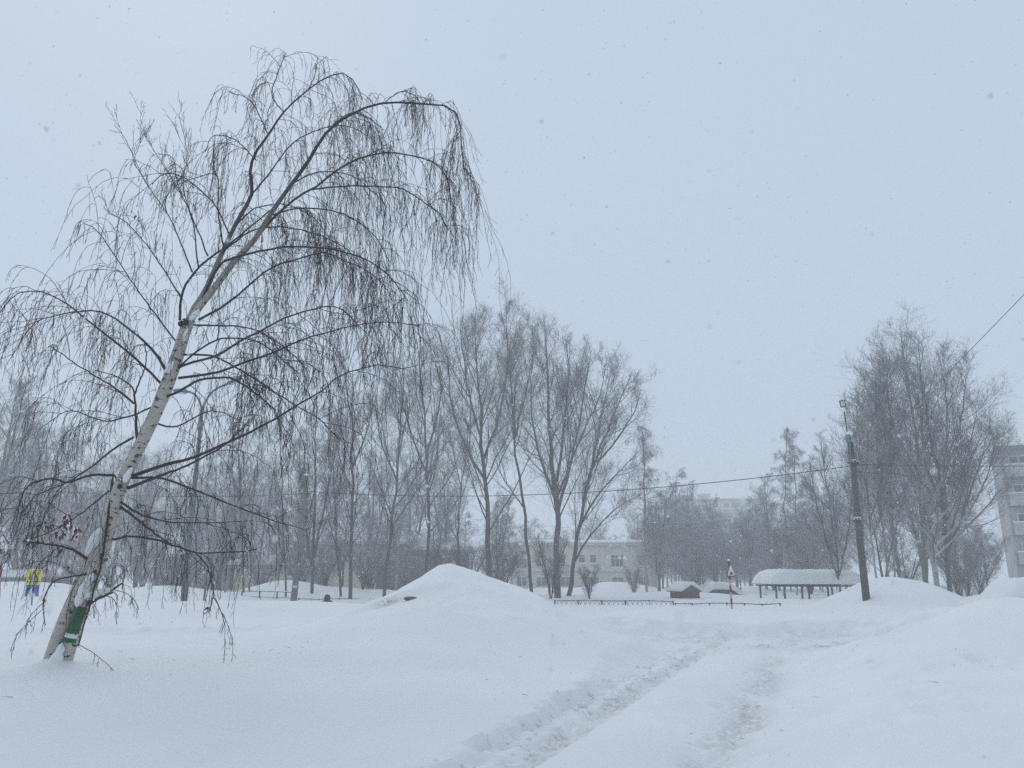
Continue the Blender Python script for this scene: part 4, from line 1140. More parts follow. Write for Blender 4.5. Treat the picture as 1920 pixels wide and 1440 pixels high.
hip_house('low_shed', -30, 72, 1086, 1078, 58, 'panel', 'low grey shed behind the yellow crossing sign', 4)

# apartment blocks
def block(name, x0, x1, y0, depth, h, rz, floors, cols, label, wallm='panel', origin=None, tower=None, win_side=True):
    o = empty(name, origin, label, 'building', rz=rz)
    w = x1 - x0
    MB().box(((x0 + x1) / 2, depth / 2, h / 2 - 0.5), (w, depth, h + 1.0)).build('wall', M[wallm], o)
    MB().box(((x0 + x1) / 2, depth / 2, h + 0.18), (w + 0.8, depth + 0.8, 0.36)).build('roof', M['tin'], o)
    snow_slab(o, x0 - 0.4, x1 + 0.4, -0.4, depth + 0.4, h + 0.37, 0.6, seed=9)
    if tower:
        MB().box(tower[0], tower[1]).build('stair_tower', M[wallm], o)
    fh = h / floors; cw = w / cols
    for k in range(1, floors):
        MB().box(((x0 + x1) / 2, -0.02, k * fh), (w + 0.02, 0.06, 0.08)).build('panel_joint', M['concrete_dark'], o)
    for k in range(floors):
        for c in range(cols):
            win(o, x0 + (c + 0.5) * cw, (k + 0.52) * fh, min(1.6, cw * 0.55), fh * 0.48, 0.0, 2, False, sill=False)
    return o
q = at(1365, 1100, 220); zt = at(1365, 938, 220).z
block('apartment_block', -12.5, 11.5, 0, 12, zt + 0.5, R(-6), 8, 8, 'faint pale apartment block fading into the haze above the birch grove', 'panel2', (q.x, 220, -0.5), tower=((-4.2, 6, zt + 1.4), (3.2, 5, 2.8)))
q = at(370, 1100, 210); zt = at(370, 918, 210).z
block('apartment_block', -16, 17, 0, 12, zt + 0.5, R(5), 8, 10, 'faint grey apartment block in the haze behind the curved street lamp', 'panel2', (q.x, 210, -0.5))
# right-hand block: its long front runs away from the viewer
D5 = 80.0
q = at(1911, 1090, D5); zt = at(1897, 845, D5).z
apt = block('apartment_block', 0, 34, 0, 12, zt + 0.2, R(-28), 5, 11, 'grey five-storey apartment block at the right edge of the picture', 'panel', (q.x, D5, -0.2))
for k in range(5):
    fh = (zt + 0.2) / 5
    for c in (0, 3, 7):
        b = MB().box((1.6 + c * 3.09, -0.55, (k + 0.22) * fh), (2.6, 1.1, fh * 0.40)).build('balcony', M['panel2'], apt)
        MB().box((1.6 + c * 3.09, -0.55, (k + 0.42) * fh + 0.09), (2.7, 1.2, 0.15)).build('balcony_snow', M['snow'], b, bevel=0.03)
MB().box((8.5, -0.7, (zt + 1.6) / 2), (10.5, 1.5, zt + 1.6)).build('projecting_bay', M['panel2'], apt)
MB().box((8.5, -0.7, zt + 1.75), (11.1, 2.1, 0.3)).build('bay_roof', M['tin'], apt)
snow_slab(apt, 3.0, 14.0, -1.7, 0.4, zt + 1.91, 0.5, 'bay_snow', 5)
for k in range(5):
    fh = (zt + 0.2) / 5
    for c in range(3):
        win(apt, 5.0 + c * 3.4, (k + 0.55) * fh, 1.5, fh * 0.48, -1.45, 2, False)

# ------------------------------------------------------------------ carport, hut
def snow_loaf(parent, w, dp, th, z, seed, name='roof_snow', over=0.25):
    rng = np.random.default_rng(seed)
    nx, nyy = 36, 16
    vs_, fs_ = [], []
    for j in range(nyy + 1):
        for i in range(nx + 1):
            u, v = 2 * i / nx - 1, 2 * j / nyy - 1
            su = max(0.0, 1 - abs(u) ** 14) ** 0.6; sv = max(0.0, 1 - abs(v) ** 5.0) ** 0.55
            hh = th * su * sv * (1 + 0.03 * rng.normal() - 0.05 * u + 0.05 * math.sin(u * 5 + v * 3))
            vs_.append((u * (w / 2 + over - 0.18 * hh * 0.6), v * (dp / 2 + over), z + hh))
    n0 = len(vs_); w_ = nx + 1
    vs_ += [(a, b, z - 0.02) for a, b, c in vs_]
    for j in range(nyy):
        for i in range(nx):
            q = j * w_ + i
            fs_.append((q, q + 1, q + w_ + 1, q + w_)); fs_.append((q + n0, q + w_ + n0, q + w_ + 1 + n0, q + 1 + n0))
    for i in range(nx):
        fs_.append((i, i + n0, i + 1 + n0, i + 1)); q = nyy * w_ + i; fs_.append((q, q + 1, q + 1 + n0, q + n0))
    for j in range(nyy):
        q = j * w_; fs_.append((q, q + w_, q + w_ + n0, q + n0)); q = j * w_ + nx; fs_.append((q, q + n0, q + w_ + n0, q + w_))
    b = MB(); b.v, b.f = vs_, fs_
    return b.build(name, M['snow'], parent, True)

DC = 52.0
a = at(1437, 1110, DC); b_ = at(1598, 1110, DC)
cpx = (a.x + b_.x) / 2; cw = b_.x - a.x
gz = ground_z(cpx, DC) - 0.1; zr = at(1500, 1099, DC).z
carport = empty('carport', (cpx, DC, gz), 'open carport on purple posts under a thick rounded load of snow', 'carport', rz=R(-2))
hr = zr - gz
for j, yy in enumerate((-1.5, 2.1)):
    for xx in (-0.46, -0.17, 0.12, 0.40):
        MB().tube([(xx * cw, yy, -0.6), (xx * cw, yy, hr - 0.02)], 0.065, 8).build('post', M['purple'], carport)
    MB().box((0, yy, hr + 0.03), (cw * 0.97, 0.09, 0.1)).build('beam', M['purple'], carport)
rf = MB()
n = 60
prof = []
for i in range(n + 1):
    x = -cw / 2 + cw * i / n
    prof.append((x, hr + 0.11 + (0.03 if i % 2 else 0.0)))
rf.prism(prof + [(x, z + 0.02) for x, z in reversed(prof)], -1.95, 2.55)
rfo = rf.build('corrugated_roof', M['purple'], carport)
snow_loaf(carport, cw, 4.4, at(1500, 1070, DC).z - zr - 0.12, hr + 0.165, 4).location = (0, 0.3, 0)

DH = 45.0
a = at(1271, 1112, DH); b_ = at(1312, 1112, DH)
hx = (a.x + b_.x) / 2; hw = b_.x - a.x; gz = min(ground_z(hx, DH), at(1290, 1124, DH).z)
hut = empty('brick_hut', (hx, DH, gz), 'small red brick hut with a snow covered gable roof beyond the fence', 'hut', rz=R(18))
he = at(1290, 1108, DH).z - gz; hp = at(1290, 1099, DH).z - gz
MB().box((0, 0.45, he / 2 - 0.25), (hw * 0.92, 1.3, he + 0.5)).build('wall', M['brick'], hut)
MB().prism([(-hw * 0.46, he + 0.005), (hw * 0.46, he + 0.005), (0, hp)], -0.18, 1.08).build('gable', M['wood'], hut)
MB().prism([(-hw * 0.56, he - 0.03), (-hw * 0.50, he - 0.06), (0, hp + 0.02), (hw * 0.50, he - 0.06), (hw * 0.56, he - 0.03), (0, hp + 0.07)], -0.32, 1.2).build('roof', M['wood'], hut)
MB().prism([(-hw * 0.60, he - 0.02), (-hw * 0.55, he - 0.022), (0, hp + 0.075), (hw * 0.55, he - 0.022), (hw * 0.60, he - 0.02), (hw * 0.52, he + 0.18), (0.12, hp + 0.26), (-0.12, hp + 0.26), (-hw * 0.52, he + 0.18)], -0.36, 1.24).build('roof_snow', M['snow'], hut, True)

# ------------------------------------------------------------------ poles, lamps, cables
def snowball(parent, loc, r, seed, sq=0.7, name='snow_cap'):
    rng = random.Random(seed)
    b = bmesh.new(); bmesh.ops.create_icosphere(b, subdivisions=3, radius=r)
    for v in b.verts:
        v.co.z *= sq
        if v.co.z < -r * 0.25: v.co.z = -r * 0.25
        v.co *= 1 + rng.uniform(-0.03, 0.03)
    me = bpy.data.meshes.new(name); b.to_mesh(me); b.free()
    for p in me.polygons: p.use_smooth = True
    return mesh_obj(name, me, M['snow'], parent, loc)

# curved street lamp on the left
DL = 24.0
b0 = at(343, 1152, DL); t0 = at(378, 762, DL)
gz = ground_z(b0.x, DL)
lamp = empty('street_lamp', (b0.x, DL, gz), 'grey-green street lamp post with two curved arms behind the leaning birch', 'street lamp')
def Lp(px, py, dy=0.0):
    w = at(px, py, DL + dy); return (w.x - b0.x, dy, w.z - gz)
MB().tube([(0, 0, -0.5), Lp(343, 1150), Lp(352, 1040)], [0.105, 0.10, 0.092], 12).build('base_sleeve', M['concrete'], lamp, True)
MB().tube([Lp(352, 1042), Lp(362, 940), Lp(371, 850), Lp(379, 765)], [0.082, 0.075, 0.066, 0.055], 12).build('pole', M['galv'], lamp, True)
pa, _ = resample([Lp(379, 770), Lp(388, 748), Lp(400, 733), Lp(416, 724), Lp(432, 718)], 12)
MB().tube(pa.tolist(), 0.034, 8).build('arm', M['galv'], lamp, True)
pa, _ = resample([Lp(379, 770), Lp(374, 752), Lp(366, 740), Lp(356, 735), Lp(346, 734)], 12)
MB().tube(pa.tolist(), 0.034, 8).build('arm', M['galv'], lamp, True)
for (p0, p1) in ((Lp(430, 719), Lp(452, 709)), (Lp(350, 734), Lp(328, 733))):
    c = [(u + v) / 2 for u, v in zip(p0, p1)]
    dx = p1[0] - p0[0]; dz = p1[2] - p0[2]
    an = -math.atan2(dz, dx)
    h = MB().box(c, (abs(dx) + 0.08, 0.16, 0.10), ry=an).build('lamp_head', M['galv'], lamp, bevel=0.03)
    MB().box((c[0], c[1], c[2] - 0.062), (abs(dx) * 0.7, 0.12, 0.03), ry=an).build('lens', M['lampglass'], h)
    MB().box((c[0], c[1], c[2] + 0.068), (abs(dx) * 0.9, 0.13, 0.05), ry=an).build('snow_cap', M['snow'], h, bevel=0.02)

# leaning concrete pole, left middle
DPL = 38.0
b0 = at(550, 1132, DPL); gz = ground_z(b0.x, DPL)
cpole = empty('concrete_pole', (b0.x, DPL, gz), 'pale grey concrete pole leaning right among the bare trees', 'pole')
def Cp(px, py, dy=0.0):
    w = at(px, py, DPL + dy); return (w.x - b0.x, dy, w.z - gz)
cb = Cp(550, 1132); ct = Cp(575, 892)
MB().tube([(cb[0] - 0.06, 0, -0.6), cb, Cp(563, 1010), ct], [0.165, 0.16, 0.135, 0.105], 10).build('pole', M['concrete'], cpole, True)
MB().box(Cp(573, 926), (0.36, 0.10, 0.07)).build('cross_arm', M['dark'], cpole)
MB().box(Cp(565, 1004), (0.36, 0.10, 0.05)).build('cross_arm', M['dark'], cpole)
for dx in (-6, 6):
    c = Cp(573 + dx, 922)
    MB().tube([(c[0], c[1], c[2] - 0.05), (c[0], c[1], c[2] + 0.02), (c[0], c[1], c[2] + 0.07), (c[0], c[1], c[2] + 0.11)], [0.03, 0.045, 0.05, 0.03], 8).build('insulator', M['lampglass'], cpole, True)
snowball(cpole, (ct[0], 0, ct[2] + 0.02), 0.13, 3)
MB().box(Cp(553, 1100, -0.16), (0.2, 0.03, 0.12)).build('number_plate', M['lampglass'], cpole)

# dark lamp pole on the right
DPR = 30.0
b0 = at(1626, 1138, DPR); gz = ground_z(b0.x, DPR)
rpole = empty('lamp_pole', (b0.x, DPR, gz), 'dark concrete pole with floodlight on a rod and a blue box at its top', 'pole')
def Rp(px, py, dy=0.0):
    w = at(px, py, DPR + dy); return (w.x - b0.x, dy, w.z - gz)
MB().tube([(0.05, 0, -0.7), Rp(1626, 1138), Rp(1612, 1010), Rp(1601, 880), Rp(1595, 828)], [0.155, 0.145, 0.125, 0.105, 0.095], 10).build('pole', M['concrete_dark'], rpole, True)
bx = Rp(1591, 825)
cbx = MB().box(Rp(1591, 823, -0.14), (0.20, 0.16, 0.28)).build('control_box', M['bluebox'], rpole, bevel=0.02)
snowball(cbx, (bx[0], -0.14, Rp(1591, 815)[2]), 0.13, 5, 0.9)
MB().box(Rp(1594, 822, -0.224), (0.06, 0.012, 0.12)).build('door_plate', M['dark'], cbx)
MB().tube([Rp(1594, 870, -0.13), Rp(1590, 830, -0.13), Rp(1587, 800, -0.1), Rp(1583, 772, -0.05)], 0.022, 6).build('rod', M['dark'], rpole)
MB().tube([Rp(1595, 868, -0.17), Rp(1593, 832, -0.20)], 0.03, 6).build('conduit', M['galv'], rpole)
fl = MB().box(Rp(1580, 757, -0.05), (0.22, 0.08, 0.28), ry=R(-8)).build('floodlight', M['dark'], rpole, bevel=0.015)
MB().box(Rp(1580, 757, -0.098), (0.15, 0.02, 0.20), ry=R(-8)).build('lens', M['lampglass'], fl)
for py in (868, 976):
    c = Rp(1600 if py < 900 else 1608, py, -0.12)
    br = MB().box(c, (0.42 if py < 900 else 0.30, 0.07, 0.06)).build('bracket', M['dark'], rpole)
    for dx in (-0.12, 0.0, 0.12):
        MB().tube([(c[0] + dx, c[1], c[2] + 0.02), (c[0] + dx, c[1], c[2] + 0.06), (c[0] + dx, c[1], c[2] + 0.10)], [0.025, 0.035, 0.02], 8).build('insulator', M['lampglass'], br, True)
    MB().box((c[0], c[1], c[2] + 0.12), (0.26, 0.06, 0.035)).build('snow_cap', M['snow'], br, bevel=0.012)

def cable(name, a, b, sag, r, label, n=28):
    a, b = Vector(a), Vector(b)
    P = []
    for i in range(n):
        t = i / (n - 1); p = a.lerp(b, t); p.z -= sag * 4 * t * (1 - t); P.append(p)
    o = MB().tube(P, r, 6).build(name, M['cable'], None, True)
    tag(o, label, 'cable'); return o
ra = at(1594, 874, DPR - 0.12)
cable('power_cable', at(574, 921, DPL), ra, 0.62, 0.016, 'long sagging overhead cable between the two poles')
cable('power_cable', at(1606, 871, DPR - 0.12), at(2060, 873, 44), 0.05, 0.016, 'nearly level overhead cable running right from the dark lamp pole')
cable('power_cable', at(1604, 866, DPR - 0.12), at(2040, 425, 17), 0.12, 0.009, 'thin cable rising steeply to the upper right edge')
cable('power_cable', at(1606, 884, DPR - 0.1), at(2060, 893, 50), 0.25, 0.010, 'thinner lower cable running right from the dark lamp pole')
cable('power_cable', at(-60, 905, 34), at(571, 925, DPL), 0.35, 0.012, 'overhead cable from the left edge to the leaning concrete pole')

# ------------------------------------------------------------------ road signs
def tri_plate(parent, c, w, h, rz, symbol, kids=True):
    """triangular warning sign facing -y, centre c, turned by rz"""
    def tr(m, name, mat, par, dy):
        M3 = Matrix.Rotation(rz, 3, 'Z')
        m.v = [tuple(Vector(c) + M3 @ Vector((x, y + dy, z))) for x, y, z in m.v]
        return m.build(name, M[mat], par)
    def T(s): return [(-w / 2 * s, -h / 3 * s), (w / 2 * s, -h / 3 * s), (0, h * 2 / 3 * s)]
    pl = tr(MB().prism(T(1.0), -0.008, 0.008), 'sign_plate', 'red', parent, 0)
    tr(MB().prism(T(0.78), -0.006, 0.0), 'sign_face', 'white', pl, -0.0105)
    if symbol == 'kids':
        for sx, k in ((-0.11, 1.0), (0.10, 0.92)):
            f = MB()
            x = sx * w; s = h * 0.42 * k; z = -h * 0.22
            f.prism([(x + 0.10 * s * math.cos(a), z + s * 0.92 + 0.10 * s * math.sin(a)) for a in [i * math.pi / 4 for i in range(8)]], -0.003, 0.003)
            f.prism([(x - 0.10 * s, z + 0.38 * s), (x + 0.10 * s, z + 0.36 * s), (x + 0.13 * s, z + 0.78 * s), (x - 0.06 * s, z + 0.80 * s)], -0.003, 0.003)
            f.prism([(x - 0.10 * s, z + 0.40 * s), (x + 0.02 * s, z + 0.38 * s), (x - 0.20 * s, z), (x - 0.30 * s, z + 0.05 * s)], -0.004, 0.002)
            f.prism([(x + 0.0 * s, z + 0.40 * s), (x + 0.11 * s, z + 0.37 * s), (x + 0.24 * s, z + 0.18 * s), (x + 0.18 * s, z), (x + 0.10 * s, z + 0.02 * s), (x + 0.12 * s, z + 0.18 * s)], -0.0045, 0.0015)
            f.prism([(x - 0.05 * s, z + 0.78 * s), (x - 0.02 * s, z + 0.68 * s), (x - 0.24 * s, z + 0.50 * s), (x - 0.28 * s, z + 0.56 * s)], -0.005, 0.001)
            f.prism([(x + 0.10 * s, z + 0.76 * s), (x + 0.12 * s, z + 0.66 * s), (x + 0.30 * s, z + 0.60 * s), (x + 0.30 * s, z + 0.68 * s)], -0.0055, 0.0005)
            tr(f, 'running_figure', 'black', pl, -0.021)
    else:
        f = MB().prism([(-0.22 * w, -0.20 * h), (0.22 * w, -0.20 * h), (0.14 * w, -0.13 * h), (0.09 * w, -0.02 * h), (0.0, 0.03 * h), (-0.09 * w, -0.02 * h), (-0.14 * w, -0.13 * h)], -0.003, 0.003)
        tr(f, 'hump_symbol', 'black', pl, -0.021)
    return pl

def striped_post(parent, p0, p1, r, n, first=0):
    p0, p1 = Vector(p0), Vector(p1)
    for i in range(n):
        a = p0.lerp(p1, i / n); b = p0.lerp(p1, (i + 1) / n)
        MB().tube([a, b], r if (i + first) % 2 == 0 else r * 0.985, 10).build('post_band', M['red'] if (i + first) % 2 == 0 else M['pinksnow'], parent, True)

DS = 29.0
b0 = at(1372, 1142, DS); gz = ground_z(b0.x, DS)
hs = empty('warning_sign', (b0.x, DS, gz), 'narrow looking triangular bump sign on a red and white striped post', 'road sign')
def Sp(px, py, dy=0.0):
    w = at(px, py, DS + dy); return (w.x - b0.x, dy, w.z - gz)
striped_post(hs, (0.01, 0, -0.3), Sp(1366, 1052), 0.036, 9)
c = Sp(1370, 1072, -0.06)
tri_plate(hs, c, 0.62, 0.52, R(42), 'hump')
snowball(hs, Sp(1366, 1051), 0.05, 8, 1.0)

DK = 25.0
b0 = at(5, 1100, DK); gz = ground_z(b0.x, DK)
ks = empty('warning_sign', (b0.x, DK, gz), 'triangular children sign with snowy post top at the left edge', 'road sign')
def Kp(px, py, dy=0.0):
    w = at(px, py, DK + dy); return (w.x - b0.x, dy, w.z - gz)
striped_post(ks, (0, 0, -0.3), Kp(4, 997), 0.045, 8)
tri_plate(ks, Kp(3, 1017, -0.07), 0.68, 0.42, R(4), 'kids')
snowball(ks, Kp(3, 994), 0.09, 9, 1.1)
MB().prism([(-0.34, -0.02), (0.36, -0.02), (0.28, 0.09), (0.05, 0.17), (-0.2, 0.10)], -0.05, 0.05).build('snow_cap', M['snow'], ks, loc=Kp(3, 1028, -0.10), bevel=0.02)

DY = 34.0
b0 = at(61, 1120, DY); gz = ground_z(b0.x, DY)
ysn = empty('crossing_sign', (b0.x, DY, gz), 'fluorescent yellow children board above a half buried blue crossing sign', 'road sign')
def Yp(px, py, dy=0.0):
    w = at(px, py, DY + dy); return (w.x - b0.x, dy, w.z - gz)
MB().tube([(0.02, 0.03, -0.4), Yp(64, 1068, 0.03)], 0.03, 8).build('post', M['galv'], ysn, True)
c = Yp(63.5, 1082.5, -0.03); w_ = 26 / FPX * DY; h_ = 27 / FPX * DY
yb = MB().box(c, (w_ * 0.97, 0.02, h_), rz=R(8)).build('yellow_board', M['yellow'], ysn)
tri_plate(yb, (c[0], c[1] - 0.03, c[2] - 0.04), w_ * 0.80, h_ * 0.72, R(8), 'kids')
c2 = Yp(60.5, 1107.5, -0.03); h2 = 20 / FPX * DY
bb = MB().box(c2, (w_ * 0.86, 0.02, h2), rz=R(8)).build('blue_board', M['blue'], ysn)
M3 = Matrix.Rotation(R(8), 3, 'Z')
t_ = MB().prism([(-w_ * 0.30, -h2 * 0.48), (w_ * 0.30, -h2 * 0.48), (0, h2 * 0.42)], -0.005, 0.004)
t_.v = [tuple(Vector((c2[0], c2[1] - 0.012, c2[2])) + M3 @ Vector(v)) for v in t_.v]
t_.build('white_triangle', M['white'], bb)
MB().box((c[0], c[1] + 0.01, c[2] + h_ / 2 + 0.015), (w_ * 0.9, 0.05, 0.035), rz=R(8)).build('snow_cap', M['snow'], yb, bevel=0.01)

# wooden stake and yellow bollard
p = at(383, 1116, 30); gz = ground_z(p.x, 30)
stake = empty('wooden_stake', (p.x, 30, gz), 'thin weathered wooden stake right of the curved street lamp', 'stake')
h = at(383, 1068, 30).z - gz
MB().tube([(0, 0, -0.3), (0.01, 0, h * 0.5), (-0.01, 0, h)], [0.045, 0.042, 0.038], 7).build('shaft', M['wood'], stake, True)
snowball(stake, (-0.01, 0, h), 0.045, 12)
p = at(1843, 1141, 24); gz = ground_z(p.x, 24)
bol = empty('bollard', (p.x, 24, gz), 'small yellow bollard with snow cap poking out of the right snowbank', 'bollard')
h = max(0.1, at(1843, 1133, 24).z - gz)
MB().tube([(0, 0, -0.4), (0, 0, h - 0.01), (0, 0, h)], [0.037, 0.037, 0.03], 12).build('tube', M['yellow2'], bol, True)
snowball(bol, (0, 0, h), 0.038, 13, 1.1)

# ------------------------------------------------------------------ low metal fences
def fence(name, A, B, h, label, npan, mat='fence', lattice=True, seg_gap=False):
    """A, B: ground points; panels with two rails, diamond lattice, posts"""
    A, B = Vector(A), Vector(B)
    L = (B - A).length; ang = math.atan2(B.y - A.y, B.x - A.x)
    o = empty(name, A, label, 'fence', rz=ang)
    def gzl(x):
        w = A + (B - A) * (x / L); return ground_z(w.x, w.y) - A.z
    pw = L / npan
    lean = [random.gauss(0, 0.02) for _ in range(npan + 1)]
    tops = [h + lean[i] for i in range(npan + 1)]
    for i in range(npan + 1):
        MB().box((i * pw, 0, tops[i] / 2 - 0.3), (0.06, 0.06, tops[i] + 0.6)).build('post', M[mat], o)
    for i in range(npan):
        za, zb_ = tops[i] - 0.03, tops[i + 1] - 0.03
        MB().tube([(i * pw + 0.032, 0, za), ((i + 1) * pw - 0.032, 0, zb_)], 0.017, 6).build('rail', M[mat], o)
        MB().tube([(i * pw + 0.032, 0, za - 0.30), ((i + 1) * pw - 0.032, 0, zb_ - 0.30)], 0.013, 6).build('rail', M[mat], o)
        if lattice:
            m = MB(); k = 5
            for j in range(k):
                x0 = i * pw + pw * j / k + 0.03; x1 = i * pw + pw * (j + 1) / k - 0.03; zc = (za + zb_) / 2
                m.tube([(x0, 0.012, zc - 0.29), (x1, 0.012, zc - 0.01)], 0.008, 4).tube([(x0, -0.012, zc - 0.01), (x1, -0.012, zc - 0.29)], 0.008, 4)
            m.build('lattice', M[mat], o)
        # snow resting on the rail in short ridges
        for t in (0.22, 0.55, 0.85):
            if random.random() < 0.75:
                MB().box((i * pw + pw * t, 0, (za + zb_) / 2 + 0.04), (pw * random.uniform(0.12, 0.25), 0.055, 0.05)).build('snow_ridge', M['snow'], o, bevel=0.015)
    return o
def gp(px, d):
    x = at(px, 1125, d).x; return (x, d, ground_z(x, d))
a = gp(1040, 36); fh = at(1100, 1120.5, 36).z - a[2]
fence('metal_fence', a, gp(1262, 35.6), max(0.17, fh - 0.10), 'low dark metal fence with diamond lattice running right from the snow peak', 5)
a = gp(1266, 35.6); 
fence('metal_fence', a, gp(1462, 34.5), max(0.02, at(1370, 1130.5, 35).z - a[2]), 'almost buried fence rail with snow knobs in front of the carport', 6, lattice=False)
a = gp(560, 45); 
fence('metal_fence', a, gp(790, 44.5), max(0.1, at(660, 1125, 44.5).z - a[2]), 'low metal rail fence behind the walking person', 6, lattice=False)
a = gp(420, 46)
fence('metal_fence', a, gp(552, 45.4), max(0.08, at(480, 1123, 45).z - a[2]), 'low rail fence in front of the two thin trunks by the yellow wall', 4, lattice=False)
a = gp(1757, 33)
fence('metal_fence', (a[0], a[1], at(1765, 1146, 33).z), (gp(1802, 32.4)[0], 32.4, at(1800, 1146, 32.4).z), 0.36, 'short dark railing topped with snow at the foot of the right clump', 3)

# ------------------------------------------------------------------ snowed-in cars
def car(name, loc, rz, label, L=4.2, W=1.7, H=1.45, snow=0.25, seed=1):
    o = empty(name, loc, label, 'car', rz=rz)
    def section(xs_, zs_, inset=0.0):
        pass
    low = [(-L / 2, 0.35), (-L / 2 + 0.05, 0.75), (-L / 2 + 0.9, 0.86), (L / 2 - 0.6, 0.90), (L / 2, 0.78), (L / 2 + 0.02, 0.35), (L / 2 - 0.1, 0.22), (-L / 2 + 0.1, 0.22)]
    MB().prism(low, -W / 2, W / 2).build('body', M['carpaint'], o, bevel=0.05)
    cab = [(-L / 2 + 1.0, 0.87), (-L / 2 + 1.65, H), (L / 2 - 1.0, H), (L / 2 - 0.35, 0.90)]
    MB().prism(cab, -W / 2 + 0.12, W / 2 - 0.12).build('cabin', M['carpaint'], o, bevel=0.05)
    for sgn in (-1, 1):
        y = sgn * (W / 2 - 0.115)
        for xa, xb in ((-L / 2 + 1.35, -0.12), (0.02, L / 2 - 0.85)):
            MB().prism([(xa, 0.95), (xb, 0.95), (xb - 0.05, H - 0.1), (xa + 0.35 * (1 if xa < -0.5 else 0.05), H - 0.1)], min(y, y + sgn * 0.02), max(y, y + sgn * 0.02)).build('side_window', M['glass'], o)
        for x in (-L / 2 + 0.85, L / 2 - 0.85):
            w = MB().tube([(x, sgn * (W / 2 - 0.2), 0.31), (x, sgn * (W / 2 + 0.01), 0.31)], 0.31, 18).build('wheel', M['tyre'], o)
            MB().tube([(x, sgn * (W / 2 + 0.0), 0.31), (x, sgn * (W / 2 + 0.025), 0.31)], 0.18, 14).build('rim', M['galv'], w)
        MB().box((-L / 2 + 1.35, sgn * (W / 2 + 0.06), 0.98), (0.14, 0.2, 0.13)).build('mirror', M['dark'], o, bevel=0.03)
        MB().box((-L / 2 + 0.02, sgn * (W / 2 - 0.3), 0.66), (0.06, 0.36, 0.14)).build('headlight', M['lampglass'], o, bevel=0.02)
    # snow lying over everything
    rng = np.random.default_rng(seed)
    nx, nyy = 30, 12
    vs_, fs_ = [], []
    prof = lambda x: np.interp(x, [-L / 2, -L / 2 + 0.2, -L / 2 + 0.95, -L / 2 + 1.6, 0, L / 2 - 1.0, L / 2 - 0.3, L / 2], [0.62, 0.86, 0.92, H + 0.02, H + 0.04, H + 0.02, 0.96, 0.70])
    for j in range(nyy + 1):
        for i in range(nx + 1):
            u, v = 2 * i / nx - 1, 2 * j / nyy - 1
            x = u * (L / 2 + 0.06); y = v * (W / 2 + 0.03)
            e = max(0, 1 - abs(v) ** 5) ** 0.5 * max(0, 1 - abs(u) ** 8) ** 0.5
            z = float(prof(x)) - 0.14 * abs(v) ** 4 + snow * e * (1 + rng.normal(0, 0.05))
            if abs(v) > 0.99 : z = float(prof(x)) - (0.25 if float(prof(x)) > 1.0 else 0.10)
            vs_.append((x, y, z))
    w_ = nx + 1
    for j in range(nyy):
        for i in range(nx):
            q_ = j * w_ + i; fs_.append((q_, q_ + 1, q_ + w_ + 1, q_ + w_))
    b = MB(); b.v, b.f = vs_, fs_
    sn = b.build('snow_cover', M['snow'], o, True)
    so = sn.modifiers.new('thickness', 'SOLIDIFY'); so.thickness = 0.06; so.offset = 1
    return o
x = at(1340, 1110, 62).x
car('parked_car', (x, 62, at(1340, 1093, 62).z - 1.72), R(6), 'snow covered parked car beside the small brick hut', seed=2)
x = at(1413, 1110, 63).x
car('parked_car', (x, 63, at(1413, 1101, 63).z - 1.72), R(80), 'snow covered car seen end on, between the bump sign and the carport', seed=3)
x = at(1915, 1110, 28).x
car('parked_car', (x, 28, at(1915, 1090, 28).z - 1.75), R(8), 'snow buried car at the right edge behind the yellow bollard', snow=0.32, seed=4)
x = at(1288, 1110, 70).x
car('parked_car', (x + 1.5, 70, at(1300, 1099, 70).z - 1.72), R(2), 'snow covered car just behind the brick hut roof', seed=6)

# ------------------------------------------------------------------ person walking behind the bank
px_ = at(614, 1118, 38); gz = ground_z(px_.x, 38)
hp_ = at(614, 1115, 38).z - gz
k = hp_ / 1.76
person = empty('person', (px_.x, 38, gz), 'person in dark hooded winter coat walking behind the snowbank, head and shoulders showing', 'person', rz=R(165))
J = {'pel': (0, 0, .93), 'spi': (0, 0, 1.12), 'che': (0, 0, 1.33), 'nec': (0, -.01, 1.50), 'hea': (0, -.03, 1.60), 'top': (0, -.03, 1.70),
     'shl': (-.19, 0, 1.42), 'ell': (-.27, .03, 1.15), 'wrl': (-.24, -.13, .95), 'hal': (-.23, -.18, .88),
     'shr': (.19, 0, 1.42), 'elr': (.27, .05, 1.15), 'wrr': (.25, -.06, .93), 'har': (.24, -.10, .85),
     'hil': (-.10, 0, .88), 'knl': (-.11, -.12, .50), 'anl': (-.11, -.05, .09), 'tol': (-.12, -.20, .04),
     'hir': (.10, 0, .88), 'knr': (.11, .04, .50), 'anr': (.11, .16, .10), 'tor': (.12, .03, .05)}
rad_ = {'pel': .17, 'spi': .16, 'che': .18, 'nec': .085, 'hea': .105, 'top': .085, 'shl': .10, 'ell': .075, 'wrl': .055, 'hal': .045, 'shr': .10, 'elr': .075, 'wrr': .055, 'har': .045,
        'hil': .11, 'knl': .08, 'anl': .06, 'tol': .05, 'hir': .11, 'knr': .08, 'anr': .06, 'tor': .05}
ED = [('pel', 'spi'), ('spi', 'che'), ('che', 'nec'), ('nec', 'hea'), ('hea', 'top'), ('che', 'shl'), ('shl', 'ell'), ('ell', 'wrl'), ('wrl', 'hal'), ('che', 'shr'), ('shr', 'elr'), ('elr', 'wrr'), ('wrr', 'har'),
      ('pel', 'hil'), ('hil', 'knl'), ('knl', 'anl'), ('anl', 'tol'), ('pel', 'hir'), ('hir', 'knr'), ('knr', 'anr'), ('anr', 'tor')]
nm = list(J)
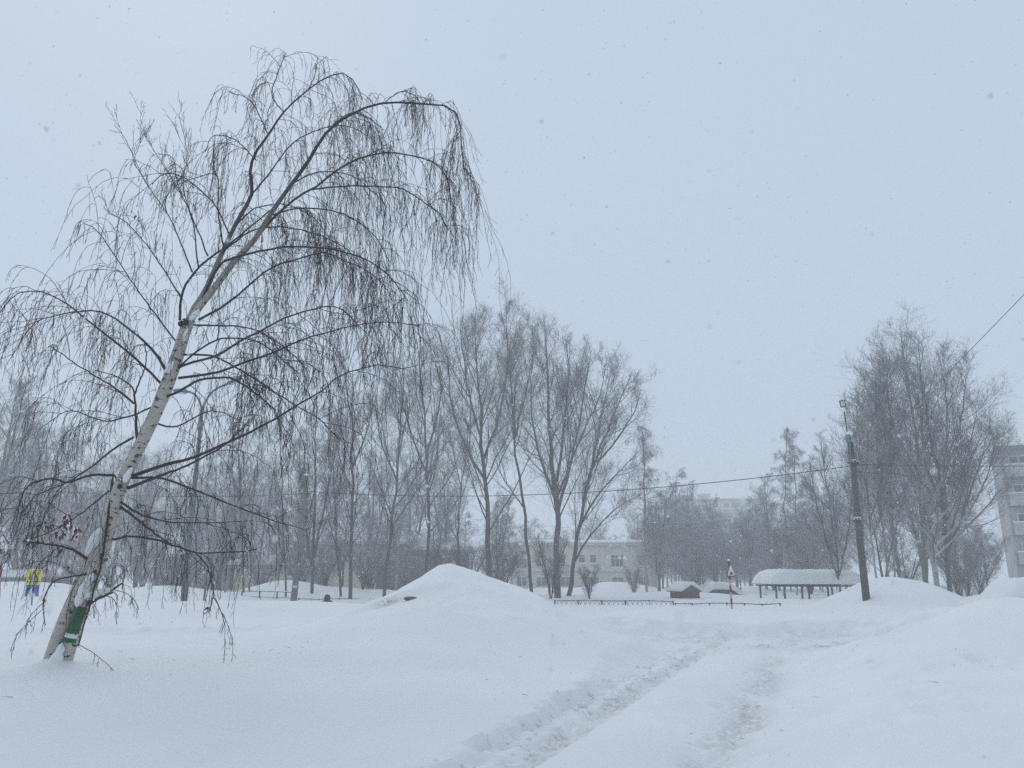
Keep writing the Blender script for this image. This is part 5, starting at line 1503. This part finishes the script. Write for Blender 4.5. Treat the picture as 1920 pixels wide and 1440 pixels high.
me = bpy.data.meshes.new('body'); me.from_pydata([tuple(c_ * k for c_ in J[n_]) for n_ in nm], [(nm.index(a_), nm.index(b__)) for a_, b__ in ED], [])
body = mesh_obj('body', me, M['coat'], person)
sk = body.modifiers.new('skin', 'SKIN')
sd = me.skin_vertices[0].data if len(me.skin_vertices) else None
if sd is None:
    bm = bmesh.new(); bm.from_mesh(me); bm.verts.layers.skin.verify(); bm.to_mesh(me); bm.free(); sd = me.skin_vertices[0].data
for i, n_ in enumerate(nm):
    sd[i].radius = (rad_[n_] * k, rad_[n_] * k * (0.8 if n_ in ('che', 'spi', 'pel') else 1.0)); sd[i].use_root = (n_ == 'pel')
su = body.modifiers.new('smooth', 'SUBSURF'); su.levels = 1; su.render_levels = 2
def ico(name, c, r, sc, mat, cut=None):
    b = bmesh.new(); bmesh.ops.create_icosphere(b, subdivisions=3, radius=r * k)
    for v in b.verts:
        v.co = Vector((v.co.x * sc[0], v.co.y * sc[1], v.co.z * sc[2]))
    if cut: bmesh.ops.delete(b, geom=[v for v in b.verts if cut(v.co)], context='VERTS')
    me_ = bpy.data.meshes.new(name); b.to_mesh(me_); b.free()
    for p_ in me_.polygons: p_.use_smooth = True
    return mesh_obj(name, me_, M[mat], person, tuple(c_ * k for c_ in c))
ico('hood', (0, 0.01, 1.615), 0.145, (1, 1.05, 1.12), 'coat', lambda c_: c_.y < -0.07 and c_.z > -0.09)
ico('face', (0, -.055, 1.60), 0.095, (0.9, 0.9, 1.15), 'skin')
MB().tube([(0, 0, .70 * k), (0, 0, .85 * k), (0, 0, 1.1 * k), (0, 0, 1.35 * k), (0, 0, 1.46 * k)], [.235 * k, .225 * k, .215 * k, .20 * k, .11 * k], 16).build('coat_skirt', M['coat'], person, True)

# soil clod and post tip on the snow peak
p = at(770, 1134, 16.9); gz = ground_z(p.x, 16.9)
b = bmesh.new(); bmesh.ops.create_icosphere(b, subdivisions=3, radius=0.10)
for v in b.verts:
    v.co.x *= 1.5; v.co.z *= 0.45; v.co.y *= 0.8; v.co *= 1 + random.uniform(-0.1, 0.1)
me = bpy.data.meshes.new('soil_clod'); b.to_mesh(me); b.free()
tag(mesh_obj('soil_clod', me, M['soil'], None, (p.x, 16.9, gz + 0.01)), 'brown frozen soil clod on the left flank of the snow peak', 'clod')
p = at(851, 1056, 20.2); gz = ground_z(p.x, 20.2)
b = MB().add([(-0.07, -0.05, -0.05), (0.09, -0.04, -0.05), (0.06, 0.06, -0.05), (-0.05, 0.05, -0.05), (-0.03, 0, 0.17), (0.0, 0.01, 0.16), (0.055, -0.02, 0.06)], [(0, 3, 2, 1), (0, 1, 6, 5, 4), (1, 2, 6), (2, 5, 6), (2, 3, 4, 5), (3, 0, 4)])
o = b.build('ice_shard', M['pinksnow'], None, bevel=0.008, loc=(p.x, 20.2, gz))
tag(o, 'small pointed ice shard standing on top of the snow peak', 'ice shard')

# snow clods along the cut edge of the track
crng = random.Random(9)
clod_me = []
for kk in range(4):
    b = bmesh.new(); bmesh.ops.create_icosphere(b, subdivisions=1, radius=1.0)
    for v in b.verts: v.co *= crng.uniform(0.78, 1.15); v.co.z *= 0.75
    m_ = bpy.data.meshes.new('snow_clod'); b.to_mesh(m_); b.free(); m_.materials.append(M['snow'])
    for p_ in m_.polygons: p_.use_smooth = True
    clod_me.append(m_)
allc_v, allc_f, n0 = [], [], 0
base_arr = []
for m_ in clod_me:
    v = np.empty(len(m_.vertices) * 3, np.float32); m_.vertices.foreach_get('co', v)
    f = np.array([list(p_.vertices) for p_ in m_.polygons]); base_arr.append((v.reshape(-1, 3), f))
for kk in range(300):
    yy = 5.5 + 15.5 * crng.random() ** 0.8
    r_ = crng.random()
    if r_ < 0.55: uu = -1.12 + crng.gauss(0, 0.12)
    elif r_ < 0.8: uu = crng.choice((-0.84, 0.84)) + crng.gauss(0, 0.22)
    else: uu = -1.3 + crng.gauss(0, 0.15)
    xx = road_x(yy) + uu / 0.93
    if yy > 18.5: xx = crng.uniform(4.0, 9.2)
    s_ = min(0.06 if uu < 0.5 else 0.03, 0.014 + crng.expovariate(70))
    v, f = base_arr[kk % 4]
    a_ = crng.uniform(0, 6.28); c_, si = math.cos(a_), math.sin(a_)
    vv = v * s_ @ np.array([[c_, si, 0], [-si, c_, 0], [0, 0, 1]]) + np.array([xx, yy, ground_z(xx, yy) + s_ * 0.05])
    allc_v.append(vv); allc_f.append(f + n0); n0 += len(v)
clo = mesh_obj('snow_clods', np_mesh('snow_clods', np.concatenate(allc_v), np.concatenate(allc_f)), M['snow'])
tag(clo, 'crumbled snow clods along the ploughed track', 'snow clods', kind='stuff')

# fallen twigs under the leaning birch and along the track
lt = Acc()
lr = np.random.default_rng(123)
n = 24
lx = np.concatenate([lr.normal(-4.9, 1.3, 16), lr.uniform(-1.5, 5.5, 8)]); ly = np.concatenate([lr.normal(11.8, 1.4, 16), lr.uniform(9, 17, 8)])
lz, _, _ = surface(lx, ly)
a_ = lr.uniform(0, 6.28, n)
pts_, rd_ = grow(lr, np.stack([lx, ly, lz + 0.006], 1), np.stack([np.cos(a_), np.sin(a_), 0.05 + 0 * a_], 1), lr.uniform(0.03, 0.14, n), np.full(n, 0.0025), 5, 0.12, 0.0)
lt.add(pts_, rd_, 4)
tag(mesh_obj('fallen_twigs', lt.mesh('fallen_twigs'), M['twig']), 'thin fallen twigs scattered on the snow', 'twigs', kind='stuff')

# ------------------------------------------------------------------ falling snow and the hazy air
frng = np.random.default_rng(77)
def flakes(n, x0, x1, y0, y1, z0, z1, r0, r1):
    c = np.stack([frng.uniform(x0, x1, n), frng.uniform(y0, y1, n), frng.uniform(z0, z1, n)], 1)
    r = frng.uniform(r0, r1, n)
    o8 = np.array([(1, 0, 0), (-1, 0, 0), (0, 1, 0), (0, -1, 0), (0, 0, 1), (0, 0, -1)], float)
    f8 = np.array([(0, 2, 4), (2, 1, 4), (1, 3, 4), (3, 0, 4), (2, 0, 5), (1, 2, 5), (3, 1, 5), (0, 3, 5)])
    sh = o8[None] * frng.uniform(0.5, 1.2, (n, 6, 1)) * r[:, None, None]
    V = (c[:, None, :] + sh).reshape(-1, 3)
    F = (f8[None] + (np.arange(n) * 6)[:, None, None]).reshape(-1, 3)
    return V, F
V1, F1 = flakes(7500, -13, 13, 2.2, 18, 0.9, 11, 0.003, 0.0085)
V2, F2 = flakes(6500, -28, 28, 20, 44, 1.0, 12, 0.004, 0.009)
V3, F3 = flakes(1500, -1.7, 1.7, 0.5, 3.0, 1.2, 3.6, 0.0014, 0.0036)
V4, F4 = flakes(45, -0.36, 0.36, 0.12, 0.5, 1.55, 2.1, 0.0012, 0.0026)
Vf = np.concatenate([V1, V2, V3, V4]); Ff = np.concatenate([F1, F2 + len(V1), F3 + len(V1) + len(V2), F4 + len(V1) + len(V2) + len(V3)])
m, ntf, bf = new_mat('snowflake')
bf.inputs['Base Color'].default_value = (0.82, 0.84, 0.86, 1); bf.inputs['Roughness'].default_value = 0.9
nzf = N_(ntf, 'ShaderNodeTexNoise'); nzf.inputs['Scale'].default_value = 3.0
ntf.links.new(ramp(ntf, nzf.outputs[0], [(0.3, (0.68, 0.71, 0.74)), (0.7, (0.82, 0.84, 0.86))]), bf.inputs['Base Color'])
M['flake'] = m
fo = mesh_obj('falling_snow', np_mesh('falling_snow', Vf, Ff, False), M['flake'])
tag(fo, 'snowflakes drifting down through the air', 'falling snow', kind='stuff')

HZ = 0.0041
hm = bpy.data.materials.new('haze'); hm.use_nodes = True
hn = hm.node_tree; hn.nodes.clear()
ho = hn.nodes.new('ShaderNodeOutputMaterial'); pv = hn.nodes.new('ShaderNodeVolumePrincipled')
pv.inputs['Color'].default_value = (0.96, 0.975, 0.985, 1)
pv.inputs['Density'].default_value = HZ
pv.inputs['Anisotropy'].default_value = 0.2
hn.links.new(pv.outputs[0], ho.inputs['Volume'])
hz = MB().box((0, 125, 14.2), (600, 420, 34.4)).build('haze', hm)
tag(hz, 'pale snowy haze in the air', 'haze', kind='stuff')
